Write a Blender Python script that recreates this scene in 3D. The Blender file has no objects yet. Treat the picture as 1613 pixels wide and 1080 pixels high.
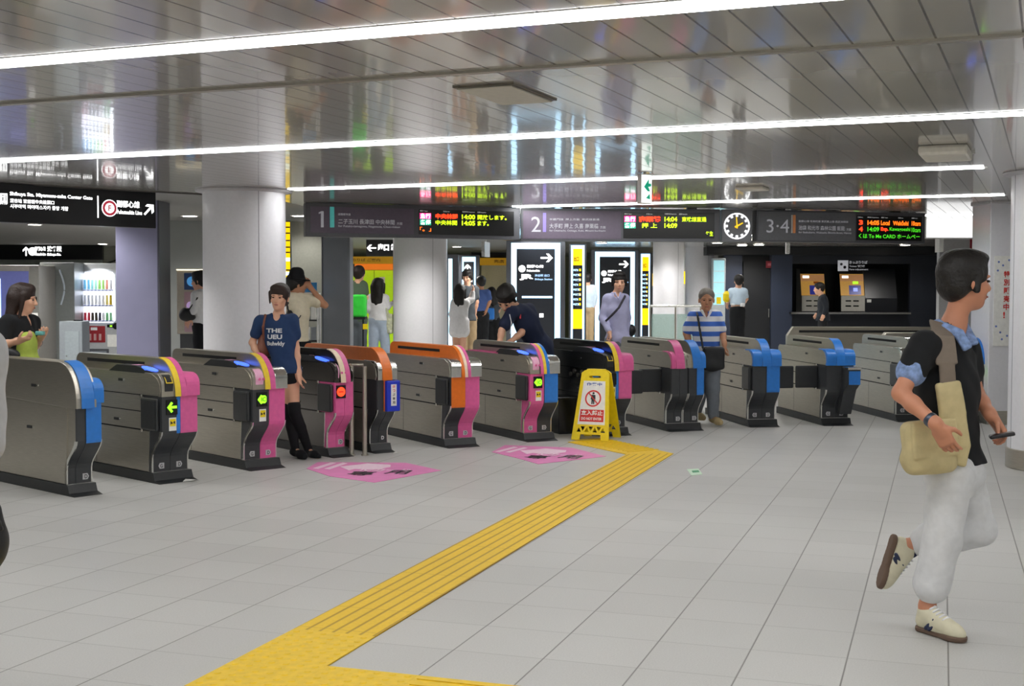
import bpy, bmesh, math, random
import numpy as np
from math import sin, cos, pi, radians as R, atan2, sqrt
from mathutils import Vector, Matrix
from mathutils.bvhtree import BVHTree

SC = bpy.context.scene
COL = SC.collection
rnd = random.Random(7)

# ---------------------------------------------------------------- camera, world, exposure
YAW, PITCH, ROLL, FPX = -.3230, .0404, .0020, 2022.6
cam_d = bpy.data.cameras.new('camera')
cam = bpy.data.objects.new('camera', cam_d)
COL.objects.link(cam)
cam_d.sensor_fit = 'HORIZONTAL'
cam_d.sensor_width = 36
cam_d.lens = 36 * FPX / 1613
cam_d.clip_end = 200
_r = Vector((cos(YAW), -sin(YAW), 0)); _f = Vector((sin(YAW), cos(YAW), 0)); _u = Vector((0, 0, 1))
f2 = _f * cos(PITCH) - _u * sin(PITCH); u2 = _u * cos(PITCH) + _f * sin(PITCH)
r3 = _r * cos(ROLL) + u2 * sin(ROLL); u3 = -_r * sin(ROLL) + u2 * cos(ROLL)
cam.matrix_world = Matrix(((r3.x, u3.x, -f2.x, 0), (r3.y, u3.y, -f2.y, 0), (r3.z, u3.z, -f2.z, 1.55), (0, 0, 0, 1)))
SC.camera = cam

world = bpy.data.worlds.new('World')
SC.world = world
world.use_nodes = True
bg = world.node_tree.nodes['Background']
bg.inputs[0].default_value = (.80, .84, .90, 1)
bg.inputs[1].default_value = .30
SC.view_settings.view_transform = 'Standard'
SC.view_settings.look = 'None'
SC.view_settings.gamma = 1
SC.view_settings.use_curve_mapping = False
SC.view_settings.exposure = 0.55
SC.cycles.use_denoising = True
SC.cycles.max_bounces = 7
SC.cycles.sample_clamp_indirect = 6
TUBE = 10.5            # light row strength
CEIL = 2.6
SK = 0.0733           # the ceiling grid is turned this much against the floor tiles

# ---------------------------------------------------------------- materials
def lin(h):
    if isinstance(h, str):
        h = h.lstrip('#'); h = [int(h[i:i + 2], 16) / 255 for i in (0, 2, 4)]
    return tuple((c / 12.92 if c <= .04045 else ((c + .055) / 1.055) ** 2.4) for c in h) + (1,)
MATS = {}
def mat(name, col, rough=.5, metal=0., emit=0., spec=.5, var=.05, scale=30, bump=0., aniso=None, alpha=None, trans=0):
    if name in MATS: return MATS[name]
    m = bpy.data.materials.new(name); m.use_nodes = True
    nt = m.node_tree; p = nt.nodes['Principled BSDF']
    c = lin(col)
    p.inputs['Roughness'].default_value = rough
    p.inputs['Metallic'].default_value = metal
    p.inputs['Specular IOR Level'].default_value = spec
    tc = nt.nodes.new('ShaderNodeTexCoord')
    n = nt.nodes.new('ShaderNodeTexNoise'); n.inputs['Scale'].default_value = scale; n.inputs['Detail'].default_value = 3
    if aniso:
        mp = nt.nodes.new('ShaderNodeMapping'); mp.inputs['Scale'].default_value = aniso
        nt.links.new(tc.outputs['Object'], mp.inputs[0]); nt.links.new(mp.outputs[0], n.inputs[0])
    else:
        nt.links.new(tc.outputs['Object'], n.inputs[0])
    rp = nt.nodes.new('ShaderNodeValToRGB')
    a = [max(0, x * (1 - var)) for x in c[:3]]; b = [min(1, x * (1 + var)) for x in c[:3]]
    rp.color_ramp.elements[0].color = (*a, 1); rp.color_ramp.elements[1].color = (*b, 1)
    rp.color_ramp.elements[0].position = .3; rp.color_ramp.elements[1].position = .7
    nt.links.new(n.outputs['Fac'], rp.inputs[0]); nt.links.new(rp.outputs[0], p.inputs['Base Color'])
    if bump:
        bp = nt.nodes.new('ShaderNodeBump'); bp.inputs['Strength'].default_value = bump; bp.inputs['Distance'].default_value = .01
        nt.links.new(n.outputs['Fac'], bp.inputs['Height']); nt.links.new(bp.outputs[0], p.inputs['Normal'])
    if emit:
        p.inputs['Emission Color'].default_value = c; p.inputs['Emission Strength'].default_value = emit
    if trans:
        p.inputs['Transmission Weight'].default_value = trans
    if alpha is not None:
        p.inputs['Alpha'].default_value = alpha
    MATS[name] = m
    return m
def stripe_mat(name, c1, c2, period, frac, off=0, axis=2):
    m = mat(name, c1, .8)
    nt = m.node_tree; p = nt.nodes['Principled BSDF']
    tc = nt.nodes['Texture Coordinate']
    sp = nt.nodes.new('ShaderNodeSeparateXYZ'); nt.links.new(tc.outputs['Object'], sp.inputs[0])
    def mth(op, a, b):
        k = nt.nodes.new('ShaderNodeMath'); k.operation = op
        for i, v in enumerate((a, b)):
            if isinstance(v, (int, float)): k.inputs[i].default_value = v
            else: nt.links.new(v, k.inputs[i])
        return k.outputs[0]
    fr = mth('FRACT', mth('DIVIDE', mth('ADD', sp.outputs[axis], off + 100 * period), period), 0)
    fac = mth('LESS_THAN', fr, frac)
    mx = nt.nodes.new('ShaderNodeMix'); mx.data_type = 'RGBA'
    nt.links.new(fac, mx.inputs[0]); mx.inputs[6].default_value = lin(c1); mx.inputs[7].default_value = lin(c2)
    nt.links.new(mx.outputs[2], p.inputs['Base Color'])
    return m

STEEL = mat('brushed_steel', '#bab5a9', .33, .88, var=.10, scale=6, aniso=(1.5, 1.5, 60))
STEELD = mat('dull_steel', '#8d8b84', .38, 1.0, var=.12, scale=5)
CHROME = mat('bright_steel', '#dcdcd8', .22, 1.0)
DARK = mat('dark_grey_plastic', '#3b3d40', .42, var=.06)
DARKER = mat('charcoal_plastic', '#26282a', .4)
BLACK = mat('black_gloss', '#0d0e10', .25)
BLACKM = mat('black_matt', '#141416', .8)
PINK = mat('pink_panel', '#e0649f', .38)
PINKL = mat('pale_pink_print', '#f0b4d2', .4)
BLUE = mat('sky_blue_panel', '#2f7fd8', .35)
BLUED = mat('deep_blue_box', '#1a37c8', .35)
ORANGE = mat('orange_panel', '#e8761c', .35)
ORANGEM = mat('orange_brown_metal', '#d2733a', .35, .3)
YELLOW = mat('yellow_plastic', '#f5d90a', .45)
WHITE = mat('white_paint', '#ececec', .5)
WHITEP = mat('white_paper', '#f3f3ee', .7)
RED = mat('red_ink', '#d8322c', .5)
GREENL = mat('green_led', '#7ff01e', .5, emit=1.6)
REDL = mat('red_led', '#ff3a18', .5, emit=1.8)
ORANGEL = mat('orange_led', '#ff6a14', .5, emit=1.6)
YGL = mat('yellow_green_led', '#c8f01a', .5, emit=1.3)
WHITEL = mat('white_lit_lettering', '#ffffff', .5, emit=1.25)
GREYL = mat('pale_grey_lettering', '#b9b9c0', .5, emit=.15)
BLUEL = mat('blue_lit_pad', '#3d62f0', .3, emit=1.5)
GLOW = mat('cool_light_border', '#b4e0ff', .5, emit=1.8)
LIGHT = mat('light_tube', '#fafaf9', .5, emit=TUBE)
SIGNP = mat('mauve_grey_sign_panel', '#6b6171', .45)
SIGNG = mat('grey_sign_panel', '#747579', .45)
SIGNF = mat('dark_grey_sign_frame', '#5b5c61', .4)
LED = mat('black_led_screen', '#0b0b0c', .3)
HAIR = mat('black_hair', '#15110f', .55, bump=.5, scale=60)
HAIRB = mat('dark_brown_hair', '#2a1a14', .55, bump=.5, scale=60)
HAIRG = mat('grey_hair', '#6f675f', .6, bump=.5, scale=60)
SKIN = mat('skin', '#e2ae90', .5, var=.04, scale=12)
SKIN2 = mat('tanned_skin', '#c08a68', .5, var=.04, scale=12)
EYEW = mat('eye', '#1b1310', .2)
LIP = mat('lips', '#b4655c', .5)
SOLE = mat('brown_rubber_sole', '#6b5648', .7)

# ---------------------------------------------------------------- mesh helpers
class MB:
    def __init__(s): s.v = []; s.f = []
    def add(s, vs, fs):
        o = len(s.v); s.v += [tuple(v) for v in vs]; s.f += [tuple(i + o for i in f) for f in fs]; return s
    def box(s, x0, x1, y0, y1, z0, z1):
        v = [(x, y, z) for x in (x0, x1) for y in (y0, y1) for z in (z0, z1)]
        return s.add(v, [(0, 1, 3, 2), (4, 6, 7, 5), (0, 4, 5, 1), (2, 3, 7, 6), (0, 2, 6, 4), (1, 5, 7, 3)])
    def prism(s, pts, a0, a1, axis='y'):
        # pts: closed 2D outline; axis y: (x,z) outline, x: (y,z), z: (x,y)
        n = len(pts)
        if axis == 'y': mk = lambda p, a: (p[0], a, p[1])
        elif axis == 'x': mk = lambda p, a: (a, p[0], p[1])
        else: mk = lambda p, a: (p[0], p[1], a)
        v = [mk(p, a0) for p in pts] + [mk(p, a1) for p in pts]
        f = [tuple(range(n))[::-1], tuple(range(n, 2 * n))] + [(i, (i + 1) % n, n + (i + 1) % n, n + i) for i in range(n)]
        return s.add(v, f)
    def cyl(s, c, r, z0, z1, n=24, r2=None, axis='z', a0=0):
        r2 = r if r2 is None else r2
        v = []
        for rr, z in ((r, z0), (r2, z1)):
            for i in range(n):
                a = a0 + 2 * pi * i / n; p = (rr * cos(a), rr * sin(a))
                if axis == 'z': v.append((c[0] + p[0], c[1] + p[1], z))
                elif axis == 'y': v.append((c[0] + p[0], z, c[1] + p[1]))
                else: v.append((z, c[0] + p[0], c[1] + p[1]))
        return s.add(v, [tuple(range(n))[::-1], tuple(range(n, 2 * n))] + [(i, (i + 1) % n, n + (i + 1) % n, n + i) for i in range(n)])
    def tube(s, path, r, n=10):
        P = [Vector(p) for p in path]; v = []; up = Vector((0, 0, 1))
        for i, p in enumerate(P):
            d = (P[min(i + 1, len(P) - 1)] - P[max(i - 1, 0)]).normalized()
            a = d.cross(up)
            a = d.cross(Vector((1, 0, 0))) if a.length < .1 else a
            a.normalize(); b = d.cross(a)
            for k in range(n):
                t = 2 * pi * k / n; v.append(p + a * r * cos(t) + b * r * sin(t))
        m = len(P)
        f = [(i * n + k, i * n + (k + 1) % n, (i + 1) * n + (k + 1) % n, (i + 1) * n + k) for i in range(m - 1) for k in range(n)]
        return s.add(v, f + [tuple(range(n))[::-1], tuple(range((m - 1) * n, m * n))])
    def lathe(s, prof, n=32, c=(0, 0)):
        v = [(c[0] + r * cos(2 * pi * k / n), c[1] + r * sin(2 * pi * k / n), z) for r, z in prof for k in range(n)]
        m = len(prof)
        f = [(i * n + k, i * n + (k + 1) % n, (i + 1) * n + (k + 1) % n, (i + 1) * n + k) for i in range(m - 1) for k in range(n)]
        return s.add(v, f + [tuple(range(n))[::-1], tuple(range((m - 1) * n, m * n))])
    def build(s, name, m, parent=None, bevel=0, smooth=False, kind=None):
        me = bpy.data.meshes.new(name); me.from_pydata(s.v, [], s.f)
        bm = bmesh.new(); bm.from_mesh(me); bmesh.ops.recalc_face_normals(bm, faces=bm.faces); bm.to_mesh(me); bm.free()
        if m: me.materials.append(m)
        if smooth:
            me.polygons.foreach_set('use_smooth', [True] * len(me.polygons))
            me.set_sharp_from_angle(angle=R(40))
        o = bpy.data.objects.new(name, me); COL.objects.link(o); o.parent = parent
        if kind: o['kind'] = kind
        if bevel:
            b = o.modifiers.new('bevel', 'BEVEL'); b.width = bevel; b.segments = 2; b.limit_method = 'ANGLE'
        return o
def tag(o, label, cat, group=None, kind=None):
    if label: o['label'] = label
    if cat: o['category'] = cat
    if group: o['group'] = group
    if kind: o['kind'] = kind
    return o
def thing(name, label, cat, loc=(0, 0, 0), rz=0, group=None):
    o = bpy.data.objects.new(name, None); COL.objects.link(o); o.location = loc; o.rotation_euler = (0, 0, rz)
    o.empty_display_size = .1
    return tag(o, label, cat, group)
def box(name, m, par, x0, x1, y0, y1, z0, z1, bevel=0, **k): return MB().box(x0, x1, y0, y1, z0, z1).build(name, m, par, bevel, **k)
def duptree(o, loc, rz, label=None):
    def cp(a, par):
        c = a.copy(); COL.objects.link(c); c.parent = par
        for ch in [x for x in bpy.data.objects if x.parent == a and x != c]: cp(ch, c)
        return c
    r = cp(o, None); r.location = loc; r.rotation_euler = (0, 0, rz)
    if label: r['label'] = label
    return r
_TX = {}
def text_geo(s, bold=0.):
    k = (s, bold)
    if k in _TX: return _TX[k]
    c = bpy.data.curves.new('t', 'FONT'); c.body = s; c.resolution_u = 3; c.offset = bold
    o = bpy.data.objects.new('t', c); COL.objects.link(o)
    bpy.context.view_layer.update()
    dg = bpy.context.evaluated_depsgraph_get()
    m = bpy.data.meshes.new_from_object(o.evaluated_get(dg))
    vs = [tuple(v.co) for v in m.vertices]; fs = [tuple(p.vertices) for p in m.polygons]
    bpy.data.objects.remove(o); bpy.data.curves.remove(c); bpy.data.meshes.remove(m)
    _TX[k] = (vs, fs); return vs, fs
def text(par, s, m, org, right=(1, 0, 0), up=(0, 0, 1), h=.1, w=None, name='lettering', bold=.01, center=False):
    """lettering whose box is h high (and w wide if given), lower left corner at org"""
    vs, fs = text_geo(s, bold)
    if not vs: return None
    xs = [v[0] for v in vs]; ys = [v[1] for v in vs]
    x0, x1, y0, y1 = min(xs), max(xs), min(ys), max(ys)
    sy = h / max(y1 - y0, 1e-3); sx = w / (x1 - x0) if w else sy
    r = Vector(right).normalized(); u = Vector(up).normalized(); o = Vector(org)
    if center: o = o - r * (x1 - x0) * sx / 2
    P = [tuple(o + r * (v[0] - x0) * sx + u * (v[1] - y0) * sy) for v in vs]
    mb = MB().add(P, fs)
    me = bpy.data.meshes.new(name); me.from_pydata(mb.v, [], mb.f); me.materials.append(m)
    ob = bpy.data.objects.new(name, me); COL.objects.link(ob); ob.parent = par
    return ob
def flat(par, name, m, pts, th=.003, axis='y', at=0):
    return MB().prism(pts, at, at + th, axis).build(name, m, par)
def disc(n, cx, cz, r): return [(cx + r * cos(2 * pi * i / n), cz + r * sin(2 * pi * i / n)) for i in range(n)]

# ---------------------------------------------------------------- big surfaces
def mk_math(nt):
    def mth(op, a, b=0.0, c=None):
        k = nt.nodes.new('ShaderNodeMath'); k.operation = op
        for i, v in enumerate((a, b) if c is None else (a, b, c)):
            if isinstance(v, (int, float)): k.inputs[i].default_value = v
            else: nt.links.new(v, k.inputs[i])
        return k.outputs[0]
    return mth
def grid_mat(name, col, line, rot, px, py, ox, oy, wx, wy, rough, ly=1.0, spec=.5, speck=.10, speck_s=180, wave=0., tone=.05, coat=0.):
    m = bpy.data.materials.new(name); m.use_nodes = True
    nt = m.node_tree; p = nt.nodes['Principled BSDF']; M = mk_math(nt)
    tc = nt.nodes.new('ShaderNodeTexCoord'); sp = nt.nodes.new('ShaderNodeSeparateXYZ'); nt.links.new(tc.outputs['Object'], sp.inputs[0])
    x, y = sp.outputs[0], sp.outputs[1]
    c, s = cos(rot), sin(rot)
    u = M('SUBTRACT', M('MULTIPLY', x, c), M('MULTIPLY', y, s)); v = M('ADD', M('MULTIPLY', x, s), M('MULTIPLY', y, c))
    def grooves(t, per, off, w):
        q = M('DIVIDE', M('ADD', t, -off + per * 200), per); fr = M('FRACT', q)
        d = M('MULTIPLY', M('MINIMUM', fr, M('SUBTRACT', 1.0, fr)), per)
        k = nt.nodes.new('ShaderNodeMapRange'); k.inputs[1].default_value = w * .4; k.inputs[2].default_value = w
        k.inputs[3].default_value = 1; k.inputs[4].default_value = 0; nt.links.new(d, k.inputs[0])
        return k.outputs[0], M('FLOOR', q)
    gx, ix = grooves(u, px, ox, wx)
    g = gx
    cell = ix
    if py:
        gy, iy = grooves(v, py, oy, wy)
        g = M('MAXIMUM', gx, M('MULTIPLY', gy, ly)); cell = M('ADD', M('MULTIPLY', ix, 17.3), M('MULTIPLY', iy, 5.7))
    wn = nt.nodes.new('ShaderNodeTexWhiteNoise'); wn.noise_dimensions = '1D'; nt.links.new(cell, wn.inputs['W'])
    n = nt.nodes.new('ShaderNodeTexNoise'); n.inputs['Scale'].default_value = speck_s; n.inputs['Detail'].default_value = 2; nt.links.new(tc.outputs['Object'], n.inputs[0])
    n2 = nt.nodes.new('ShaderNodeTexNoise'); n2.inputs['Scale'].default_value = .9; n2.inputs['Detail'].default_value = 3; nt.links.new(tc.outputs['Object'], n2.inputs[0])
    k = M('ADD', M('ADD', 1.0, M('MULTIPLY', M('SUBTRACT', wn.outputs[0], .5), tone)), M('ADD', M('MULTIPLY', M('SUBTRACT', n.outputs['Fac'], .5), speck * 2), M('MULTIPLY', M('SUBTRACT', n2.outputs['Fac'], .5), .12)))
    mul = nt.nodes.new('ShaderNodeVectorMath'); mul.operation = 'SCALE'; mul.inputs[0].default_value = lin(col)[:3]; nt.links.new(k, mul.inputs['Scale'])
    mx = nt.nodes.new('ShaderNodeMix'); mx.data_type = 'RGBA'; nt.links.new(g, mx.inputs[0]); nt.links.new(mul.outputs[0], mx.inputs[6]); mx.inputs[7].default_value = lin(line)
    nt.links.new(mx.outputs[2], p.inputs['Base Color'])
    p.inputs['Roughness'].default_value = rough; p.inputs['Specular IOR Level'].default_value = spec
    nt.links.new(M('MULTIPLY', M('SUBTRACT', 1.0, g), coat), p.inputs['Coat Weight']); p.inputs['Coat Roughness'].default_value = .06
    bp = nt.nodes.new('ShaderNodeBump'); bp.inputs['Distance'].default_value = .002; bp.inputs['Strength'].default_value = 0. if wave else .5; bp.invert = True
    nt.links.new(g, bp.inputs['Height']); nt.links.new(bp.outputs[0], p.inputs['Normal'])
    if wave:
        # each plank lies a hair out of true and is slightly wavy along its length
        n3 = nt.nodes.new('ShaderNodeTexNoise'); n3.inputs['Scale'].default_value = 1; n3.inputs['Detail'].default_value = 1
        cb = nt.nodes.new('ShaderNodeCombineXYZ'); nt.links.new(M('MULTIPLY', ix, 3.1), cb.inputs[0]); nt.links.new(M('MULTIPLY', v, .8), cb.inputs[1]); nt.links.new(M('MULTIPLY', u, 5.), cb.inputs[2])
        nt.links.new(cb.outputs[0], n3.inputs[0])
        b2 = nt.nodes.new('ShaderNodeBump'); b2.inputs['Distance'].default_value = wave; b2.inputs['Strength'].default_value = 1
        nt.links.new(n3.outputs['Fac'], b2.inputs['Height']); nt.links.new(bp.outputs[0], b2.inputs['Normal']); nt.links.new(b2.outputs[0], p.inputs['Normal'])
        nt.links.new(b2.outputs[0], p.inputs['Coat Normal'])
    return m
FLOORM = grid_mat('pale_grey_stone_tiles', '#bfbebb', '#7b7975', 0, .4055, .427, .047, 4.70, .0045, .0035, .42, ly=.55, speck=.16, speck_s=140, spec=.4, tone=.06)
CEILM = grid_mat('glossy_grey_ceiling_planks', '#aaa7a1', '#3a3836', SK, .168, 0, .05, 0, .0065, 0, .24, spec=.6, speck=.0, wave=.0014, tone=.03, coat=.7)
CEILX = mat('matt_grey_ceiling', '#8f8f8d', .6)
FX0, FX1, FY0, FY1 = -27, 6, -8, 40
MB().add([(FX0, FY0, 0), (FX1, FY0, 0), (FX1, FY1, 0), (FX0, FY1, 0), (FX0, FY0, -.1), (FX1, FY0, -.1), (FX1, FY1, -.1), (FX0, FY1, -.1)],
         [(0, 1, 2, 3), (7, 6, 5, 4), (0, 4, 5, 1), (1, 5, 6, 2), (2, 6, 7, 3), (3, 7, 4, 0)]).build('floor', FLOORM, kind='structure')
# main ceiling; at the left it ends along a line above the black sign, beyond it a matt ceiling
A = (-7.25, 12.95); B = (-12.5, 3.84)
MB().prism([(-12.5, FY0), (FX1, FY0), (FX1, FY1), (-9.5, FY1), (-8.2, 17.5), A, B], CEIL, CEIL + .1, 'z').build('ceiling', CEILM, kind='structure')
MB().prism([(FX0, FY0), (-12.51, FY0), (-12.51, 3.84), (-7.27, 12.95), (-8.22, 17.5), (-9.51, FY1), (FX0, FY1)], CEIL + .06, CEIL + .16, 'z').build('ceiling', CEILX, kind='structure')
tr = STEELD
MB().prism([B, A, (A[0] - .03, A[1] + .02), (B[0] - .03, B[1] + .02)], CEIL - .012, CEIL + .06, 'z').build('trim_1', mat('dark_trim', '#55524e', .5), kind='structure')
WALLG = mat('pale_grey_wall', '#c9cace', .5)
WALLD = mat('mid_grey_wall_panel', '#8b8d89', .35)
box('wall_back', WALLD, None, FX0, FX1, FY1 - .2, FY1, 0, CEIL + .2, kind='structure')
box('wall_left', mat('grey_wall', '#9a9b9c', .6), None, FX0, FX0 + .2, FY0, FY1, 0, CEIL + .2, kind='structure')
box('wall_right', mat('white_painted_wall', '#f1f1ef', .6), None, FX1 - .2, FX1, FY0, FY1, 0, CEIL + .2, kind='structure')
box('wall_front', mat('white_painted_wall', '#f1f1ef', .6), None, FX0, FX1, FY0, FY0 + .2, 0, CEIL + .2, kind='structure')
VR = 0.32    # rotation of things that face the camera squarely
RT = Vector((cos(VR), sin(VR), 0)); FW = Vector((-sin(VR), cos(VR), 0))
def at(px, d):
    """world x, y of a place seen at image column px, d metres deep"""
    d3 = f2 * d + r3 * ((px - 806.5) / FPX * d)
    return Vector((d3.x, d3.y, 0))
def zat(py, d): return 1.55 + (458.3 - py) / FPX * d

# light rows set in the ceiling
def light_row(xa, xb, y0, label, w=.17):
    t = thing('ceiling_light', label, 'ceiling light', (xa, y0 - SK * .85 * xa, CEIL), -SK * .85, 'light rows in the ceiling')
    L = (xb - xa)
    MB().box(0, L, -w / 2 - .015, w / 2 + .015, -.003, .0).build('frame', mat('white_light_frame', '#d8d8d8', .4), t)
    MB().box(.03, L - .03, -w / 2, w / 2, -.007, -.0031).build('diffuser', LIGHT, t)
rows = [(-5.5, 4.6, -5.4, 'long white light row behind the view'), (-5.5, 4.6, -2.0, 'long white light row over the near floor'), (-9, 4.6, 1.35, 'long white light row just overhead'),
        (-12, 4.6, 4.67, 'widest white light row crossing the top of the view'), (-9.6, 4.6, 8.17, 'long white light row running the whole width above the gates'),
        (-6.45, .36, 11.57, 'shorter white light row starting beside the round column'), (-5.1, .66, 14.92, 'white light row just above the departure boards'),
        (-1.7, .5, 18.6, 'short white light row at the back right behind the boards')]
for xa, xb, y0, lb in rows: light_row(xa, xb, y0, lb)
# unseen far rows, added to brighten the back hall
light_row(-14.5, -10.3, 22.0, 'white light row over the back of the left hall')
light_row(-8.0, -2.5, 24.0, 'white light row over the glowing guide boards')
sx = -12.4
MB().prism([(sx, 5.65 + .0623 * 12.4), (5.7, 5.65 - .0623 * 5.7), (5.7, 5.65 - .0623 * 5.7 + .05), (sx, 5.7 + .0623 * 12.4)], CEIL - .012, CEIL + .001, 'z').build('trim_2', mat('grey_beige_trim', '#a39e93', .35, .5), kind='structure')
# round downlights in the far ceiling, many added to brighten hall and columns
DL = mat('downlight_lens', '#fff6e6', .5, emit=14)
dls = [(-4.6, 27.6), (-3.6, 26.0), (-2.2, 27.4), (-1.0, 26.2), (-4.0, 22.5), (-1.2, 22.4), (-11.5, 30), (-14, 27), (-17, 30), (-19, 26), (-8.6, 33), (-10.2, 19.0), (-11.6, 19.5), (-7.2, 21.5), (-7.0, 27), (-13.2, 22.5), (-9.6, 24), (-3.2, 33.5), (-.8, 30), (-12, 14.5), (-14.5, 18), (-10.2, 13.0), (-9.0, 17.0), (-9.2, 11.0), (-13, 11.5), (-3.9, 29.0), (-2.5, 20.0), (-5.3, 25.9), (-4.3, 29.2), (-10.6, 16.6), (-7.1, 17.3)]
for i, (x, y) in enumerate(dls):
    t = thing('downlight', 'small round downlight in the far ceiling', 'ceiling light', (x, y, CEIL if x > -9.0 else CEIL + .06), 0, 'small round downlights')
    ld = bpy.data.lights.new('lamp', 'SPOT'); ld.energy = 140 if i == 30 else 80 if i in (27, 28) else 60 if (x > -6 or i in (29, 22, 11)) else 170; ld.spot_size = R(150); ld.spot_blend = .6; ld.shadow_soft_size = .1; ld.color = (1, .97, .93)  # last one added out of sight behind the boards to brighten the middle column
    lo = bpy.data.objects.new('lamp', ld); COL.objects.link(lo); lo.parent = t; lo.location = (0, 0, -.03)
    MB().cyl((0, 0), .13, -.012, 0).build('rim', WHITE, t)
    MB().cyl((0, 0), .10, -.016, -.0121).build('lens', DL, t)

# tactile paving
TY = grid_mat('yellow_tactile_bars', '#edc51e', '#b98f08', 0, .067, .4, .02, .05, .010, .004, .5, ly=.6, speck=.1, speck_s=60, spec=.4, tone=.04)
TD = mat('yellow_tactile_tile', '#edc51e', .5, var=.08, scale=25)
t = thing('tactile_paving', 'yellow tactile paving strip running from the foreground to the gates', 'tactile paving', (0, 0, 0))
MB().prism([(-2.79, 5.2), (-2.385, 5.2), (-2.41, 12.06), (-2.82, 11.86)], .0005, .006, 'z').build('bar_tiles', TY, t)
bars = MB().prism([(-2.82, 11.86), (-2.41, 12.06), (-3.32, 13.05), (-3.62, 12.63)], .0005, .006, 'z')
dn = Vector((-.70, .71, 0)); dc = Vector((-.71, -.70, 0))
for i in range(13):
    c = Vector((-2.70, 12.15, 0)) + dn * (i * .088 + .06); a = c + dc * .18 + Vector((.02, -.04, 0)); b = c - dc * .18
    n_ = dn * .013
    bars.prism([tuple((a - n_)[:2]), tuple((b - n_)[:2]), tuple((b + n_)[:2]), tuple((a + n_)[:2])], .006, .010, 'z')
bars.build('turning_tiles', TD, t)
dots = MB().prism([(-2.79, 3.3), (-2.385, 3.3), (-2.385, 5.2), (-2.79, 5.2)], .0005, .006, 'z').prism([(-2.384, 4.32), (-1.98, 4.32), (-1.98, 4.725), (-2.384, 4.725)], .0005, .006, 'z')
for i in range(6):
    for j in range(28): dots.cyl((-2.755 + i * .067, 3.35 + j * .067), .017, .006, .010, 8, .012)
for i in range(6):
    for j in range(6): dots.cyl((-2.345 + i * .067, 4.36 + j * .067), .017, .006, .010, 8, .012)
dots.build('dot_tiles', TD, t)
bb = MB().prism([(-1.979, 4.32), (2.0, 4.32), (2.0, 4.725), (-1.979, 4.725)], .0005, .006, 'z')
for i in range(5): bb.box(-1.96, 2.0, 4.37 + i * .075, 4.395 + i * .075, .006, .010)
bb.build('bar_tiles', TD, t)

# pink arrows on the floor
PF = mat('pink_floor_sticker', '#e487bf', .5, var=.06, scale=8)
PFW = mat('pale_pink_sticker_print', '#f4d8e6', .5)
BK = mat('black_sticker_print', '#2a2028', .5)
def floor_arrow(label, poly, u, wv, org, dr=0):
    """poly world outline; org/u/wv: frame for the print (u along the text)"""
    t = thing('floor_sticker', label, 'floor sticker', (org[0], org[1], 0), 0, None)
    o = Vector((org[0], org[1], 0)); u = Vector((*u, 0)); w = Vector((*wv, 0))
    MB().prism([(p[0] - o.x, p[1] - o.y) for p in poly], .0006, .003, 'z').build('arrow', PF, t)
    def P(a, b): q = u * a + w * b; return (q.x, q.y)
    for i in range(2):
        MB().prism([P(.04 + i * .11, .16), P(.10 + i * .11, .14), P(.13 + i * .11, .56), P(.07 + i * .11, .60)], .003, .0042, 'z').build('stripe', PFW, t)
    MB().prism([P(.24, .34), P(.40, .12), P(.42, .22), P(.60, .20), P(.70, .42), P(.66, .56), P(.42, .60), P(.38, .52)], .003, .0042, 'z').build('white_arrow', PFW, t)
    tx = text(t, 'ICカード', PFW, (P(.50, .10)[0], P(.50, .10)[1], .0052), u, w, .20, .42, bold=.03)
    text(t, '専', BK, (P(.46, -.17)[0], P(.46, -.17)[1], .0052), u, w, .24, .22, bold=.02)
    text(t, '用', BK, (P(.76, -.02)[0], P(.76, -.02)[1], .0052), u, w, .24, .20, bold=.02)
    return t
floor_arrow('pink arrow sticker on the floor before the two posts', [(-5.23, 9.99), (-5.33, 10.4), (-4.56, 10.62), (-4.08, 10.27), (-4.33, 9.44), (-4.83, 9.64)], (.96, .10), (-.12, .95), (-5.2, 9.85))
floor_arrow('pink arrow sticker on the floor left of the yellow strip', [(-4.09, 11.61), (-4.15, 12.18), (-3.46, 12.2), (-2.97, 11.66), (-3.41, 10.94), (-3.72, 11.27)], (.98, -.12), (.05, .98), (-4.12, 11.5))
t = thing('floor_sticker', 'small pale green square sticker on the open floor', 'floor sticker', (-2.0, 10.92, 0), 0)
MB().prism([(-.09, .13), (0, .2), (.095, -.13), (.02, -.235)], .0006, .003, 'z').build('backing', mat('pale_green_sticker', '#d3ecd3', .5), t)
MB().prism([(-.03, .04), (.02, .09), (.05, -.02), (.0, -.07)], .003, .004, 'z').build('mark', mat('green_mark', '#3f9a68', .5), t)
for i, (x, y, a, lb) in enumerate([(-5.78, 9.02, .4, 'scrap of white paper by the foot of the pink and blue gate'), (-4.93, 11.25, .2, 'tiny scrap of white paper beside the blue box gate')]):
    q = MB().add([(-.05, -.03, .002), (.05, -.02, .012), (.06, .03, .004), (-.04, .035, .014), (-.05, -.03, .004), (.05, -.02, .014), (.06, .03, .006), (-.04, .035, .016)],
                 [(3, 2, 1, 0), (4, 5, 6, 7), (0, 1, 5, 4), (1, 2, 6, 5), (2, 3, 7, 6), (3, 0, 4, 7)]).build('paper_scrap', WHITEP)
    q.location = (x, y, 0); q.rotation_euler = (0, 0, a); q.scale = (1, 1, 1) if i == 0 else (.5, .5, .5)
    tag(q, lb, 'paper')

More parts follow.
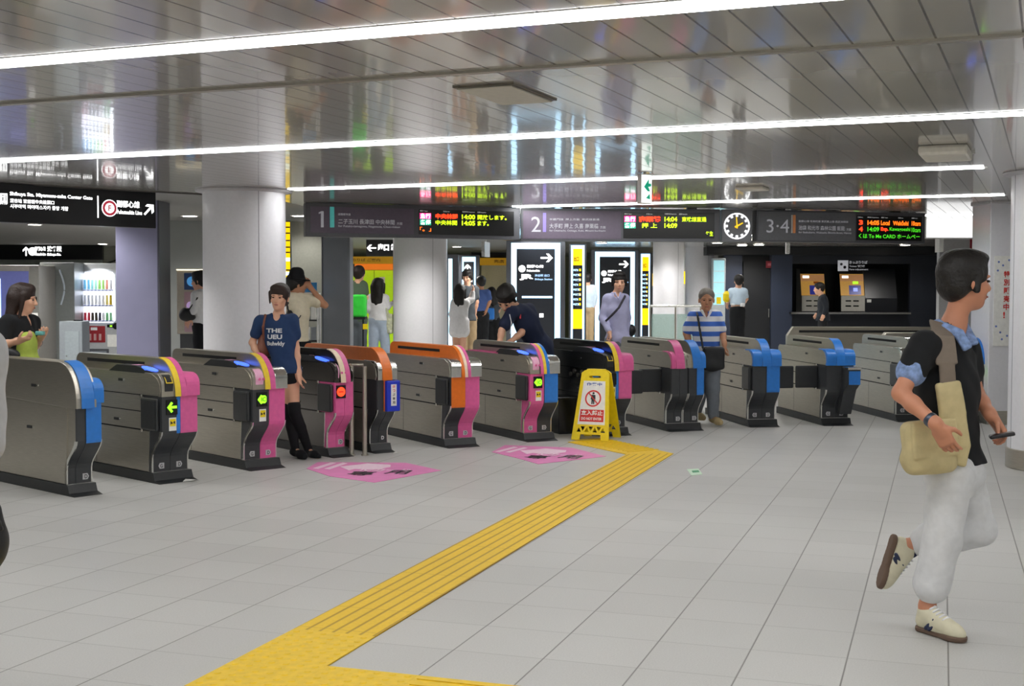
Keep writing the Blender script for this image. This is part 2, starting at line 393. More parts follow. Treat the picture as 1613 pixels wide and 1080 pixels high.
# ---------------------------------------------------------------- ticket gates
def arc(cx, cz, rx, rz, a0, a1, n):
    return [(cx + rx * cos(R(a0 + (a1 - a0) * i / n)), cz + rz * sin(R(a0 + (a1 - a0) * i / n))) for i in range(n + 1)]
def scurve(z0=.08):
    # front edge outline from the bottom up to z .70
    pts = [(0, z0), (0, .20)]
    for i in range(1, 9):
        q = i / 8; pts.append((.13 * (q * q * (3 - 2 * q)), .20 + .22 * q))
    pts.append((.13, .70))
    return pts
def strip(outline, th):
    """a closed band th thick behind an open outline running upward on the front"""
    return outline + [(x - th, z) for x, z in outline[::-1]]
def gate(x, y, deg, label, L=1.5, W=.33, near='dark', far='dark', near_low='dark', far_low='dark', hood_n='cover', hood_f='steel', fin=('steel',), finside=None,
         disp=None, sticker=True, mid=None, cover='dark', marks='CD', flapn='shut', flapf=None, plain=False, body=None, slot=True, pad=True, pinktop=False, split=0., fc=0.):
    CM = dict(dark=DARK, pink=PINK, blue=BLUE, orange=ORANGE, steel=CHROME, yellow=mat('yellow_edge', '#f0cf3a', .4), cream=mat('cream_edge', '#f3dcc0', .4), black=BLACK, pinkl=PINKL)
    ST = body or STEEL
    t = thing('ticket_gate', label, 'ticket gate', (x, y, 0), R(deg - 180), 'ticket gates')
    h = W / 2
    yn, yf = -h, h
    # plinth with a foot that spreads at the front
    MB().prism([(-L - .02, 0), (.14, 0), (.06, .02), (.035, .08), (-L - .02, .08)], -h - .012, h + .012, 'y').build('plinth', DARKER, t)
    # carcass
    prof = [(-L, .08)] + [(q[0] - .022, q[1]) for q in scurve()] + [(.10, .84), (-.10, .875), (-L + .05, .875), (-L, .84)]
    MB().prism(prof, yn + .006, yf - .006, 'y').build('body', ST, t, .004)
    # side sheets with seams between them
    for s, yy in ((-1, yn), (1, yf)):
        a, b = (yy, yy + .006) if s < 0 else (yy - .006, yy)
        if plain and s < 0:
            MB().prism([(-L, .085), (-.0, .085), (-.0, .66), (-L, .72)], a, b, 'y').build('side_panel', ST, t)
            MB().prism([(-L, .725), (.0, .665), (.145, .665)] + arc(-.11, .70, .255, .308, 0, 90, 12) + [(-L, 1.008)], a - .004, -.053, 'y').build('side_panel', ST, t, .004)
        else:
            MB().prism([(-L + .004, .085), (-.050, .085), (-.050, .412), (-L + .004, .412)], a, b, 'y').build('side_panel', ST, t)
            MB().prism([(-L + .004, .424), (-.145, .424), (-.145, .563), (-L + .004, .563)], a, b, 'y').build('side_panel', ST, t)
            MB().prism([(-L + .004, .571), (-.145, .571), (-.145, .697), (-L + .004, .697)], a, b, 'y').build('side_panel', ST, t)
            MB().box(-L + .01, -.06, a + .001, b - .001, .410, .430).box(-L + .01, -.15, a + .001, b - .001, .560, .575).box(-L + .01, .08, a + .001, b - .001, .694, .708).build('panel_joints', BLACKM, t)
            box('panel_joint', BLACKM, t, -.92, -.915, a - .0006, b + .0006, .09, .41)
            # dark cheek at the front of the side, behind the flap
            ck = [(-.140, .416), (-.045, .416), (-.045, .085), (-.008, .085)] + [(q[0] - .010, q[1]) for q in scurve() if q[1] > .15] + [(-.140, .70)]
            MB().prism(ck, a, b, 'y').build('side_cheek', (CM[near_low] if s < 0 else CM[far_low]), t)
            MB().prism([(-.052, .085), (-.044, .085), (-.044, .412), (-.052, .412)], a - .002, b + .002, 'y').build('edge_trim', CHROME, t)
            MB().prism([(-L + .004, .705), (.105, .705), (.12, .74), (.11, .80), (.07, .845), (.0, .875), (-L + .05, .88), (-L + .004, .85)], a - .004 * (s < 0), b + .004 * (s > 0), 'y').build('side_panel', ST, t)
    # front faces: near half (left in the view) and far half
    sc = scurve()
    low = [q for q in sc if q[1] <= .44]; up = [(.13, .42), (.13, .70)]
    for (y0, y1, cu, cl) in ((yn + .004, split - .001, near, near_low), (split + .001, yf - .004, far, far_low)):
        if cl == cu:
            MB().prism(strip(sc, .02), y0, y1).build('front_panel', CM[cl], t, .003)
        else:
            MB().prism(strip(sc, .02), y0, y1).build('front_panel', CM[cl], t, .003)
            MB().prism([(.13, .40), (.136, .42), (.136, .70), (.13, .70)], y0 + .004, y1 - .001).build('colour_panel', CM[cu], t, .002)
    if mid:
        MB().prism([(.13, .40), (.138, .42), (.138, .70), (.13, .70)], -.03, .002).build('colour_stripe', CM[mid], t, .002)
    for yy in (yn, yf - .01):   # bright edges beside the lower front
        MB().prism([(q[0] + .004, q[1]) for q in low] + [(q[0] - .03, q[1]) for q in low[::-1]], yy, yy + .010).build('edge_trim', CHROME, t)
    box('foot_trim', CHROME, t, -.02, .008, yn, yf, .072, .084)
    # hoods
    def hood(y0, y1, m, drop=.70, out=.15):
        p = [(-.12, drop + .02), (-.12, .885), (.02, .885)] + arc(.04, .79, out - .04, .095, 80, 0, 6) + [(out, drop), (out - .03, drop)]
        return MB().prism(p, y0, y1).build('hood', m, t, .004)
    f0, f1 = -.052 + fc, .052 + fc
    if hood_n == 'cover':
        hood(yn, f0, ST, out=.138)
        cm = {'pink': PINKL, 'dark': DARKER}[cover]
        p = [(.075, .865)] + arc(.03, .80, .118, .085, 65, -5, 6) + [(.14, .745)]
        MB().prism(p + [(q[0] - .012, q[1] - .012) for q in p[::-1]], yn + .028, f0 - .012).build('display_cover', cm, t, .003)
        if cover == 'dark':
            p = [(.085, .862), (.118, .850), (.140, .825), (.146, .812)]
            c = MB()
            for a, b in ((yn + .034, yn + .040), (f0 - .024, f0 - .018)): c.prism(p + [(q[0] + .004, q[1] + .006) for q in p[::-1]], a, b)
            c.box(.084, .094, yn + .034, f0 - .018, .862, .870).box(.146, .154, yn + .034, f0 - .018, .808, .816)
            c.build('yellow_frame', mat('yellow_edge', '#f0cf3a', .4), t)
        else:
            for i in range(2): MB().cyl((yn + .062 + i * .04, .79), .012, .142, .150, 12, axis='x').build('flower_print', PINK, t)
    elif hood_n: hood(yn, f0, CM[hood_n])
    if hood_f: hood(f1, yf + .012, CM[hood_f])
    # centre fin with coloured edge bands
    fs = finside or ST
    if not plain:
        fp = [(.152, .70)] + arc(-.11, .70, .262, .30, 0, 90, 10)[1:] + [(-L + .10, 1.0)] + arc(-L + .10, .93, .09, .07, 90, 180, 5) + [(-L + .01, .80)]
        MB().prism(fp, f0, f1).build('fin', fs, t, .003)
    else:
        fp = [(.152, .67)] + arc(-.11, .70, .262, .31, 0, 90, 10) + [(-L, 1.01), (-L, .80)]
        MB().prism(fp, f0, f1 + .02).build('fin', fs, t, .003)
    nb = len(fin)
    for i, c in enumerate(fin):
        a = ([(.163, .665)] if plain else []) + arc(-.11, .70, .270, .307 if not plain else .317, 0, 86, 12)
        y0 = f0 + (f1 - f0) * i / nb; y1 = f0 + (f1 - f0) * (i + 1) / nb
        MB().prism(a + [((q[0] + .11) * .95 - .11, (q[1] - .70) * .96 + .70) for q in a[::-1]], y0 + .001, y1 - .001).build('edge_band', CM[c], t)
    if slot and not plain:
        for s in (f0 - .002, f1 - .002): box('light_slot', BLACKM, t, -L + .22, -.30, s, s + .004, .932, .960)
    if pinktop: box('top_cover', PINK, t, -L + .1, -.62, yn + .01, f0 - .004, .875, .890)
    # card reader on the near shoulder
    if hood_n == 'cover':
        p = [(-.72, .875), (-.58, .935), (-.28, .935), (.02, .885), (.02, .875)]
        rd = MB().prism(p, yn + .012, f0 - .002).build('card_reader', DARKER, t, .004)
        if pad:
            e = MB()
            n = 20; th = atan2(-.05, .30)
            vs = [(-.13 + .10 * cos(2 * pi * i / n) * cos(th), (yn + f0) / 2 + .045 * sin(2 * pi * i / n), .915 + .10 * cos(2 * pi * i / n) * sin(th)) for i in range(n)]
            e.add(vs + [(v[0], v[1], v[2] - .012) for v in vs], [tuple(range(n)), tuple(range(n, 2 * n))[::-1]] + [(i, (i + 1) % n, n + (i + 1) % n, n + i) for i in range(n)])
            e.build('touch_pad', BLUEL, t)
            box('paper_note', PINKL, t, -.36, -.27, yn + .03, f0 - .02, .936, .939)
    # side fittings: lock plate and sensor window
    for xx, zz in ((-.52, .80), (-.60, .47)):
        box('lock_plate', DARKER, t, xx, xx + .07, yn - .007, yn + .002, zz, zz + .022)
        MB().cyl((xx + .10, zz + .012), .008, yn - .010, yn, 12, axis='y').build('lock', CHROME, t)
    # flap or flap housing on each aisle side
    def flap(s, kind):
        yy = yn if s < 0 else yf
        if kind == 'shut':      # folded back against the side
            a, b = (yy - .035, yy) if s < 0 else (yy, yy + .035)
            fl = box('flap', mat('flap_grey', '#2f3133', .35), t, -.135, .105, a, b, .425, .685, .018)
        elif kind == 'out':     # swung across the aisle
            a, b = (yy - .27, yy) if s < 0 else (yy, yy + .27)
            fl = box('flap', mat('flap_grey', '#2f3133', .35), t, -.155, -.12, a, b, .425, .685, .014)
        else: return
        for z in (.405, .683):
            MB().cyl((-.145, yy + s * .012), .009, z, z + .022, 10).build('hinge', CHROME, fl)
        MB().cyl((-.145, yy + s * .006), .005, .41, .70, 8).build('hinge_rod', CHROME, fl)
    if not plain: flap(-1, flapn)
    flap(1, flapf)
    # front display
    if disp:
        yc = (yn + .012) / 2
        d = box('display', BLACK, t, .131, .140, yc - .048, yc + .052, .555, .675)
        xo = .1405
        def pl(pts, m, nm): return MB().prism([(yc + a, .615 + b) for a, b in pts], xo, xo + .002, 'x').build(nm, m, d)
        if disp in ('arrow', 'IC'):
            if disp == 'arrow': pl([(-.042, 0), (-.005, .044), (.010, .032), (-.008, .010), (.044, .010), (.044, -.010), (-.008, -.010), (.010, -.032), (-.005, -.044)], GREENL, 'green_arrow')
            else:
                pl([(-.044, 0), (-.010, .040), (.0, .034), (.0, .034), (.030, .034), (.044, .02), (.044, -.02), (.030, -.034), (.0, -.034), (-.010, -.040)], GREENL, 'green_arrow')
                text(d, 'IC', BLACK, (xo + .004, yc - .008, .598), (0, 1, 0), (0, 0, 1), .036, .044, bold=.02)
        elif disp == 'red':
            MB().cyl((yc, .615), .044, xo, xo + .003, 20, axis='x').build('red_lamp', REDL, d)
            box('bar', mat('red_bar', '#8a1208', .4), d, xo + .003, xo + .005, yc - .024, yc + .024, .610, .620)
    if sticker:
        yc = (yn + .02) / 2 + .008
        s_ = box('sticker', WHITEP, t, .1305, .134, yc - .034, yc + .032, .425, .53)
        box('yellow_square', YELLOW, s_, .134, .1355, yc - .027, yc + .025, .462, .52)
        MB().add([(.1362, yc - .022, .505), (.1362, yc - .022, .475), (.1362, yc + .0, .488), (.1362, yc + .02, .505), (.1362, yc + .02, .475), (.1362, yc, .494), (.1362, yc - .003, .478), (.1362, yc + .004, .478)],
                 [(0, 1, 2), (3, 4, 5), (2, 6, 7)]).build('black_mark', BK, s_)
    for ch, yc in ((marks[0], yn * .5), (marks[1], yf * .5)):
        if ch == ' ': continue
        m_ = MB().prism([(yc - .026, .13), (yc - .014, .107), (yc + .026, .107), (yc + .026, .153), (yc - .014, .153)] if ch == 'C' else [(yc + .026, .13), (yc + .014, .107), (yc - .026, .107), (yc - .026, .153), (yc + .014, .153)], .0, .004, 'x').build('plate', mat('pale_grey_plate', '#c9c9cc', .4), t)
        text(m_, 'G' if ch == 'C' else 'D', DARKER, (.006, yc - .012, .115), (0, 1, 0), (0, 0, 1), .030, .024, bold=.02)
    # the head of the gate leans out a little more than its foot
    for o in bpy.data.objects:
        if o.type == 'MESH' and (o.parent == t or (o.parent and o.parent.parent == t)):
            for v in o.data.vertices:
                v.co.x += .022 * min(1, max(0, (v.co.z - .2) / .2)) * min(1, max(0, (v.co.x + .3) / .3))
    return t
g1 = gate(-6.21, 8.18, 156, 'plain steel end gate with sky blue nose at the left edge', L=2.2, W=.21, split=-.03, fc=-.02, near='dark', far='blue', hood_n=None, hood_f='blue', fin=('blue',), plain=True, sticker=False, marks=' D', flapf=None)
g2 = gate(-5.95, 9.00, 154, 'steel gate with pink hood, yellow framed reader and green arrow, second from left', near='dark', far='pink', hood_f='pink', fin=('yellow', 'pink'), disp='arrow', mid='blue')
g3 = gate(-5.64, 9.91, 151, 'steel gate with pink front, steel hood and green IC arrow left of the walking woman', near='dark', far='pink', far_low='pink', hood_f='steel', fin=('yellow', 'pink'), disp='IC', cover='pink')
g4 = gate(-5.38, 10.87, 148, 'narrow gate with all pink front and round red lamp', W=.20, near='pink', near_low='pink', far='pink', far_low='pink', hood_f=None, fin=('cream', 'pink'), disp='red', cover='pink', marks=' D', body=mat('smoked_steel', '#5d5a57', .2, .9), sticker=False)
g5 = gate(-5.14, 11.30, 144, 'narrow gate with brown orange side and deep blue box, behind two posts', W=.20, near='dark', far='dark', hood_n='steel', hood_f='steel', fin=('orange',), finside=ORANGEM, marks='  ', sticker=False, mid='orange', slot=False, flapn=None)
g6 = gate(-4.57, 11.96, 139, 'steel gate with bright orange fin and orange and pink front', near='orange', far='pink', far_low='pink', hood_n='steel', hood_f='steel', fin=('orange', 'cream', 'pink'), finside=ORANGE, sticker=False, marks='CD')
g7 = gate(-3.98, 12.72, 135, 'steel gate with pink and blue front and bright green IC arrow by the bending worker', near='pink', near_low='pink', far='blue', hood_f='steel', fin=('pink', 'yellow', 'blue'), disp='IC', cover='pink', marks='CD', pinktop=True)
g8 = gate(-3.37, 13.47, 130, 'opened black gate under maintenance behind the yellow sign', near='dark', far='pink', hood_f='pink', fin=('yellow', 'pink'), disp='blank', mid='blue', body=mat('black_bare_metal', '#191a1b', .3, .3), marks=' D', flapf='out')
g9 = gate(-2.82, 14.12, 125, 'gate with pink hood and flap swung across the aisle', W=.20, near='dark', far='dark', hood_n='pink', hood_f=None, fin=('pink',), sticker=False, marks=' D', flapn='out')
g9b = gate(-2.66, 14.26, 125, 'narrow blue nosed gate just left of the old man', W=.19, near='dark', far='blue', hood_n=None, hood_f='blue', fin=('blue',), sticker=False, marks=' D', slot=False, flapn=None)
g10 = gate(-1.96, 14.92, 118, 'gate with blue arch, blue hood and blue front panel just right of the old man', near='dark', far='blue', hood_n='blue', hood_f='blue', fin=('blue',), sticker=False, marks='CD', flapf='out')
g11 = gate(-1.17, 15.36, 116, 'blue hooded gate with a steel topped box jutting from its front', near='dark', far='dark', hood_n='blue', hood_f='blue', fin=('blue',), sticker=False, marks='CD', flapn='out')
g12 = gate(-.36, 16.1, 113, 'steel gate half hidden behind the hurrying man', near='dark', far='dark', hood_f='steel', hood_n='steel', fin=('steel',), sticker=False, marks='CD')
g13 = gate(.43, 16.25, 110, 'gate with lit blue reader beside the right hand round column', near='dark', far='dark', hood_f='pink', fin=('blue',), disp='arrow', cover='pink', body=mat('smoked_steel', '#5d5a57', .2, .9))
# extras on single gates
bx = box('ticket_box', BLUED, g5, .13, .20, -.02, .13, .40, .695, .012)
box('paper_label', WHITEP, bx, .20, .203, .025, .085, .455, .66)
for i, ch in enumerate('きっぷ専用'): text(bx, ch, RED if i in (0, 1) else BK, (.2045, .040, .625 - i * .038), (0, 1, 0), (0, 0, 1), .026, .028, bold=.02)
text(g5, 'D', WHITE, (.004, .03, .115), (0, 1, 0), (0, 0, 1), .035, .03, bold=.03)
q = MB().prism([(.0, .13), (.13, .42), (.13, .70), (.17, .665), (.34, .66), (.34, .50), (.22, .42), (.08, .13)], .02, .17).build('jutting_front', DARK, g11, .004)
box('steel_top', CHROME, g11, .11, .35, .015, .175, .66, .69, .004)
box('colour_panel', BLUE, g11, .341, .346, .03, .165, .49, .645)
# opened gate: bare mechanism and a dangling blue card
m = box('mechanism', BLACK, g8, -.75, -.2, -.165, -.11, .50, .80, .01)
for i in range(5): MB().cyl((-.70 + i * .1, .62 + .04 * (i % 2)), .025, -.185, -.165, 12, axis='y').build('roller', STEELD, m)
q = box('blue_card', BLUE, g8, -.19, -.02, -.30, -.295, .52, .66); q.rotation_euler = (0, .2, .3)
t = thing('service_case', 'black box left open on the floor beside the opened gate', 'equipment case', (-3.87, 13.50, 0), R(-50))
box('case', BLACK, t, -.28, .12, -.16, .12, 0, .40, .01); box('rim', CHROME, t, -.06, .125, -.165, -.16, .395, .402)

# two steel posts closing the aisle
for i, (x, y, lb) in enumerate([(-5.255, 10.947, 'left of the two slim steel posts in front of the orange brown gate'), (-5.14, 10.99, 'right of the two slim steel posts in front of the orange brown gate')]):
    t = thing('barrier_post', lb, 'post', (x, y, 0), 0, 'slim steel posts')
    MB().cyl((0, 0), .022, 0, .84).build('tube', STEEL, t, smooth=True); MB().cyl((0, 0), .035, 0, .012).build('flange', STEEL, t)
    if i == 0:
        r_ = MB().tube([(0, 0, .83), (-.1, .18, .84), (.02, .22, .84)], .018).build('top_rail', STEEL, t, smooth=True)

# ---------------------------------------------------------------- bodies: smooth surfaces grown from tapered limbs
def surface_nets(F, org, h):
    nx, ny, nz = F.shape
    S = F < 0
    c = [S[i:nx - 1 + i, j:ny - 1 + j, k:nz - 1 + k] for i in (0, 1) for j in (0, 1) for k in (0, 1)]
    tot = sum(a.astype(np.int8) for a in c)
    act = (tot > 0) & (tot < 8)
    ids = -np.ones(act.shape, np.int64); idx = np.argwhere(act); ids[act] = np.arange(len(idx))
    acc = np.zeros((len(idx), 3)); cnt = np.zeros(len(idx))
    I, J, K = idx.T
    corners = [(i, j, k) for i in (0, 1) for j in (0, 1) for k in (0, 1)]
    for a in corners:
        for ax in range(3):
            if a[ax]: continue
            b = list(a); b[ax] = 1
            fa = F[I + a[0], J + a[1], K + a[2]]; fb = F[I + b[0], J + b[1], K + b[2]]
            m = (fa < 0) != (fb < 0)
            t = np.where(m, fa / np.where(m, fa - fb, 1), 0)
            for d in range(3): acc[:, d] += np.where(m, a[d] + (t if d == ax else 0), 0)
            cnt += m
    V = (idx + acc / np.maximum(cnt, 1)[:, None]) * h + np.array(org)
    faces = []
    for ax in range(3):
        u, v = [(1, 2), (2, 0), (0, 1)][ax]
        sl0 = [slice(1, -1)] * 3; sl1 = [slice(1, -1)] * 3
        sl0[ax] = slice(0, -1); sl1[ax] = slice(1, None)
        s0 = S[tuple(sl0)]; s1 = S[tuple(sl1)]
        e = np.argwhere(s0 != s1)
        if not len(e): continue
        fl = s0[tuple(e.T)]
        base = e + 1; base[:, ax] = e[:, ax]
        def g(du, dv):
            q = base.copy(); q[:, u] -= du; q[:, v] -= dv
            return ids[tuple(q.T)]
        quad = np.stack([g(1, 1), g(0, 1), g(0, 0), g(1, 0)], 1)
        quad[~fl] = quad[~fl][:, ::-1]
        faces.append(quad)
    if not faces: return V, np.zeros((0, 4), int)
    Q = np.concatenate(faces)
    return V, Q[(Q >= 0).all(1)]
def cap(a, b, ra, rb=None, k=.02, op='u'): return dict(t='cap', a=np.array(a, float), b=np.array(b, float), ra=ra, rb=ra if rb is None else rb, k=k, op=op)
def ell(c, r, M=None, k=.02, op='u'): return dict(t='ell', c=np.array(c, float), r=np.array(r, float), M=np.eye(3) if M is None else np.array(M), k=k, op=op)
def bx_(c, r, M=None, rd=.01, k=.005, op='u'): return dict(t='box', c=np.array(c, float), r=np.array(r, float), M=np.eye(3) if M is None else np.array(M), rd=rd, k=k, op=op)
def frame(x, z):
    """columns: side, front, up; x roughly the side direction, z the up direction"""
    z = np.array(z, float); z /= np.linalg.norm(z); x = np.array(x, float); x = x - z * x.dot(z); x /= np.linalg.norm(x)
    return np.stack([x, np.cross(z, x), z], 1)
def sdf_obj(name, prims, res, m, par, fold=0., seed=0, lo=None, hi=None):
    mn = np.full(3, 9.); mx = np.full(3, -9.)
    for p in prims:
        if p['op'] != 'u': continue
        if p['t'] == 'cap':
            r = max(p['ra'], p['rb']); a = np.minimum(p['a'], p['b']) - r; b = np.maximum(p['a'], p['b']) + r
        else:
            e = np.abs(p['M']) @ p['r']; a = p['c'] - e; b = p['c'] + e
        mn = np.minimum(mn, a); mx = np.maximum(mx, b)
    mn -= 3 * res; mx += 3 * res
    n = np.ceil((mx - mn) / res).astype(int) + 1
    F = np.full(n, 1., np.float32)
    ax = [mn[i] + res * np.arange(n[i]) for i in range(3)]
    for p in prims:
        pad = p['k'] + 2.5 * res + .01
        if p['t'] == 'cap':
            r = max(p['ra'], p['rb']) + pad; a = np.minimum(p['a'], p['b']) - r; b = np.maximum(p['a'], p['b']) + r
        else:
            e = np.abs(p['M']) @ p['r'] + pad; a = p['c'] - e; b = p['c'] + e
        i0 = np.clip(np.floor((a - mn) / res).astype(int), 0, n); i1 = np.clip(np.ceil((b - mn) / res).astype(int) + 1, 0, n)
        if (i1 <= i0).any(): continue
        X = ax[0][i0[0]:i1[0], None, None]; Y = ax[1][None, i0[1]:i1[1], None]; Z = ax[2][None, None, i0[2]:i1[2]]
        if p['t'] == 'cap':
            d = p['b'] - p['a']; L2 = max(d @ d, 1e-9)
            px, py, pz = X - p['a'][0], Y - p['a'][1], Z - p['a'][2]
            t = np.clip((px * d[0] + py * d[1] + pz * d[2]) / L2, 0, 1)
            D = np.sqrt((px - t * d[0]) ** 2 + (py - t * d[1]) ** 2 + (pz - t * d[2]) ** 2) - (p['ra'] + (p['rb'] - p['ra']) * t)
        else:
            M = p['M']; q = [(X - p['c'][0]) * M[0, i] + (Y - p['c'][1]) * M[1, i] + (Z - p['c'][2]) * M[2, i] for i in range(3)]
            if p['t'] == 'ell':
                k0 = np.sqrt(sum((q[i] / p['r'][i]) ** 2 for i in range(3))); k1 = np.sqrt(sum((q[i] / p['r'][i] ** 2) ** 2 for i in range(3)))
                D = k0 * (k0 - 1) / np.maximum(k1, 1e-6)
            else:
                w = [np.abs(q[i]) - (p['r'][i] - p['rd']) for i in range(3)]
                D = np.sqrt(sum(np.maximum(v, 0) ** 2 for v in w)) + np.minimum(np.maximum(np.maximum(w[0], w[1]), w[2]), 0) - p['rd']
        sub = F[i0[0]:i1[0], i0[1]:i1[1], i0[2]:i1[2]]
        k = p['k']
        if p['op'] == 'u':
            hh = np.maximum(k - np.abs(sub - D), 0) / k; R_ = np.minimum(sub, D) - hh * hh * k * .25
        else:
            hh = np.maximum(k - np.abs(sub + D), 0) / k; R_ = np.maximum(sub, -D) + hh * hh * k * .25
        F[i0[0]:i1[0], i0[1]:i1[1], i0[2]:i1[2]] = R_
    if fold:
        X, Y, Z = ax[0][:, None, None], ax[1][None, :, None], ax[2][None, None, :]
        s = seed
        F += (fold * (np.sin(38 * Z + 21 * X + 3 * np.sin(17 * Y + s) + s) * .5 + np.sin(23 * Z - 31 * X + 4 * np.sin(11 * X + 9 * Y + s)) * .3 + np.sin(61 * X + 17 * Y + 29 * Z + s) * .2)).astype(np.float32)
    if lo is not None: F = np.maximum(F, (lo - ax[2])[None, None, :])
    if hi is not None: F = np.maximum(F, (ax[2] - hi)[None, None, :])
    V, Q = surface_nets(F, mn, res)
    if not len(Q):
        print('EMPTY', name, n); return bpy.data.objects.new('none', None)
    me = bpy.data.meshes.new(name)
    me.vertices.add(len(V)); me.vertices.foreach_set('co', V.astype(np.float32).ravel())
    me.loops.add(len(Q) * 4); me.loops.foreach_set('vertex_index', Q.astype(np.int32).ravel())
    me.polygons.add(len(Q)); me.polygons.foreach_set('loop_start', np.arange(0, len(Q) * 4, 4, dtype=np.int32)); me.polygons.foreach_set('loop_total', np.full(len(Q), 4, np.int32))
    me.update(); me.validate()
    me.polygons.foreach_set('use_smooth', [True] * len(me.polygons))
    me.materials.append(m)
    o = bpy.data.objects.new(name, me); COL.objects.link(o); o.parent = par
    return o
V3 = lambda *a: np.array(a, float)
def lerp(a, b, t): return np.array(a) + (np.array(b) - np.array(a)) * t
def unit(v): v = np.array(v, float); return v / max(np.linalg.norm(v), 1e-9)
def hand_prims(wr, d, palm, side, curl=.5, s=1., thumb=.6):
    """wr wrist, d pointing from wrist to knuckles, palm = direction the palm faces, side = +1/-1 (which side the thumb leaves)"""
    d = unit(d); pn = unit(palm - d * np.dot(palm, d)); w = np.cross(d, pn) * side   # w: towards the thumb
    kn = wr + d * .085 * s
    M = np.stack([w, pn, d], 1)
    P = [cap(wr - d * .02, wr + d * .03 * s, .026 * s, .024 * s, k=.03), bx_(wr + d * .055 * s, (.040 * s, .016 * s, .044 * s), M, .014 * s, k=.018)]
    for i, (o, ln) in enumerate(((.030, .072), (.010, .080), (-.010, .074), (-.029, .058))):
        ln *= s; a = kn + w * o * s + pn * .002; c = curl * (1 + .12 * i)
        p0 = a
        for j, (fr, rr) in enumerate(((.45, .0092), (.32, .0084), (.23, .0074))):
            ang = c * (.55 + .75 * j)
            dd = unit(d * cos(ang) + pn * sin(ang) + w * o * 1.5)
            p1 = p0 + dd * ln * fr
            P.append(cap(p0, p1, rr * s, (rr - .0007) * s, k=.004)); p0 = p1
    tb = wr + d * .022 * s + w * .026 * s + pn * .006
    t1 = tb + unit(w * .8 + d * .7 + pn * thumb) * .038 * s
    t2 = t1 + unit(w * .25 + d * .9 + pn * thumb * 1.2) * .030 * s
    t3 = t2 + unit(d * .9 + pn * thumb * 1.2) * .022 * s
    P += [cap(tb, t1, .015 * s, .011 * s, k=.012), cap(t1, t2, .011 * s, .0095 * s, k=.004), cap(t2, t3, .0095 * s, .008 * s, k=.003)]
    return P
def head_frame(yaw, tilt=0, roll=0):
    """yaw degrees: 0 looks away from the view, 90 image left, 180 at the view, -90 image right; tilt>0 looks down"""
    a = R(yaw); f = V3(-sin(a), cos(a), 0); r = V3(cos(a), sin(a), 0); u = V3(0, 0, 1)
    t = R(tilt); f, u = f * cos(t) - u * sin(t), u * cos(t) + f * sin(t)
    q = R(roll); r, u = r * cos(q) + u * sin(q), u * cos(q) - r * sin(q)
    return r, f, u
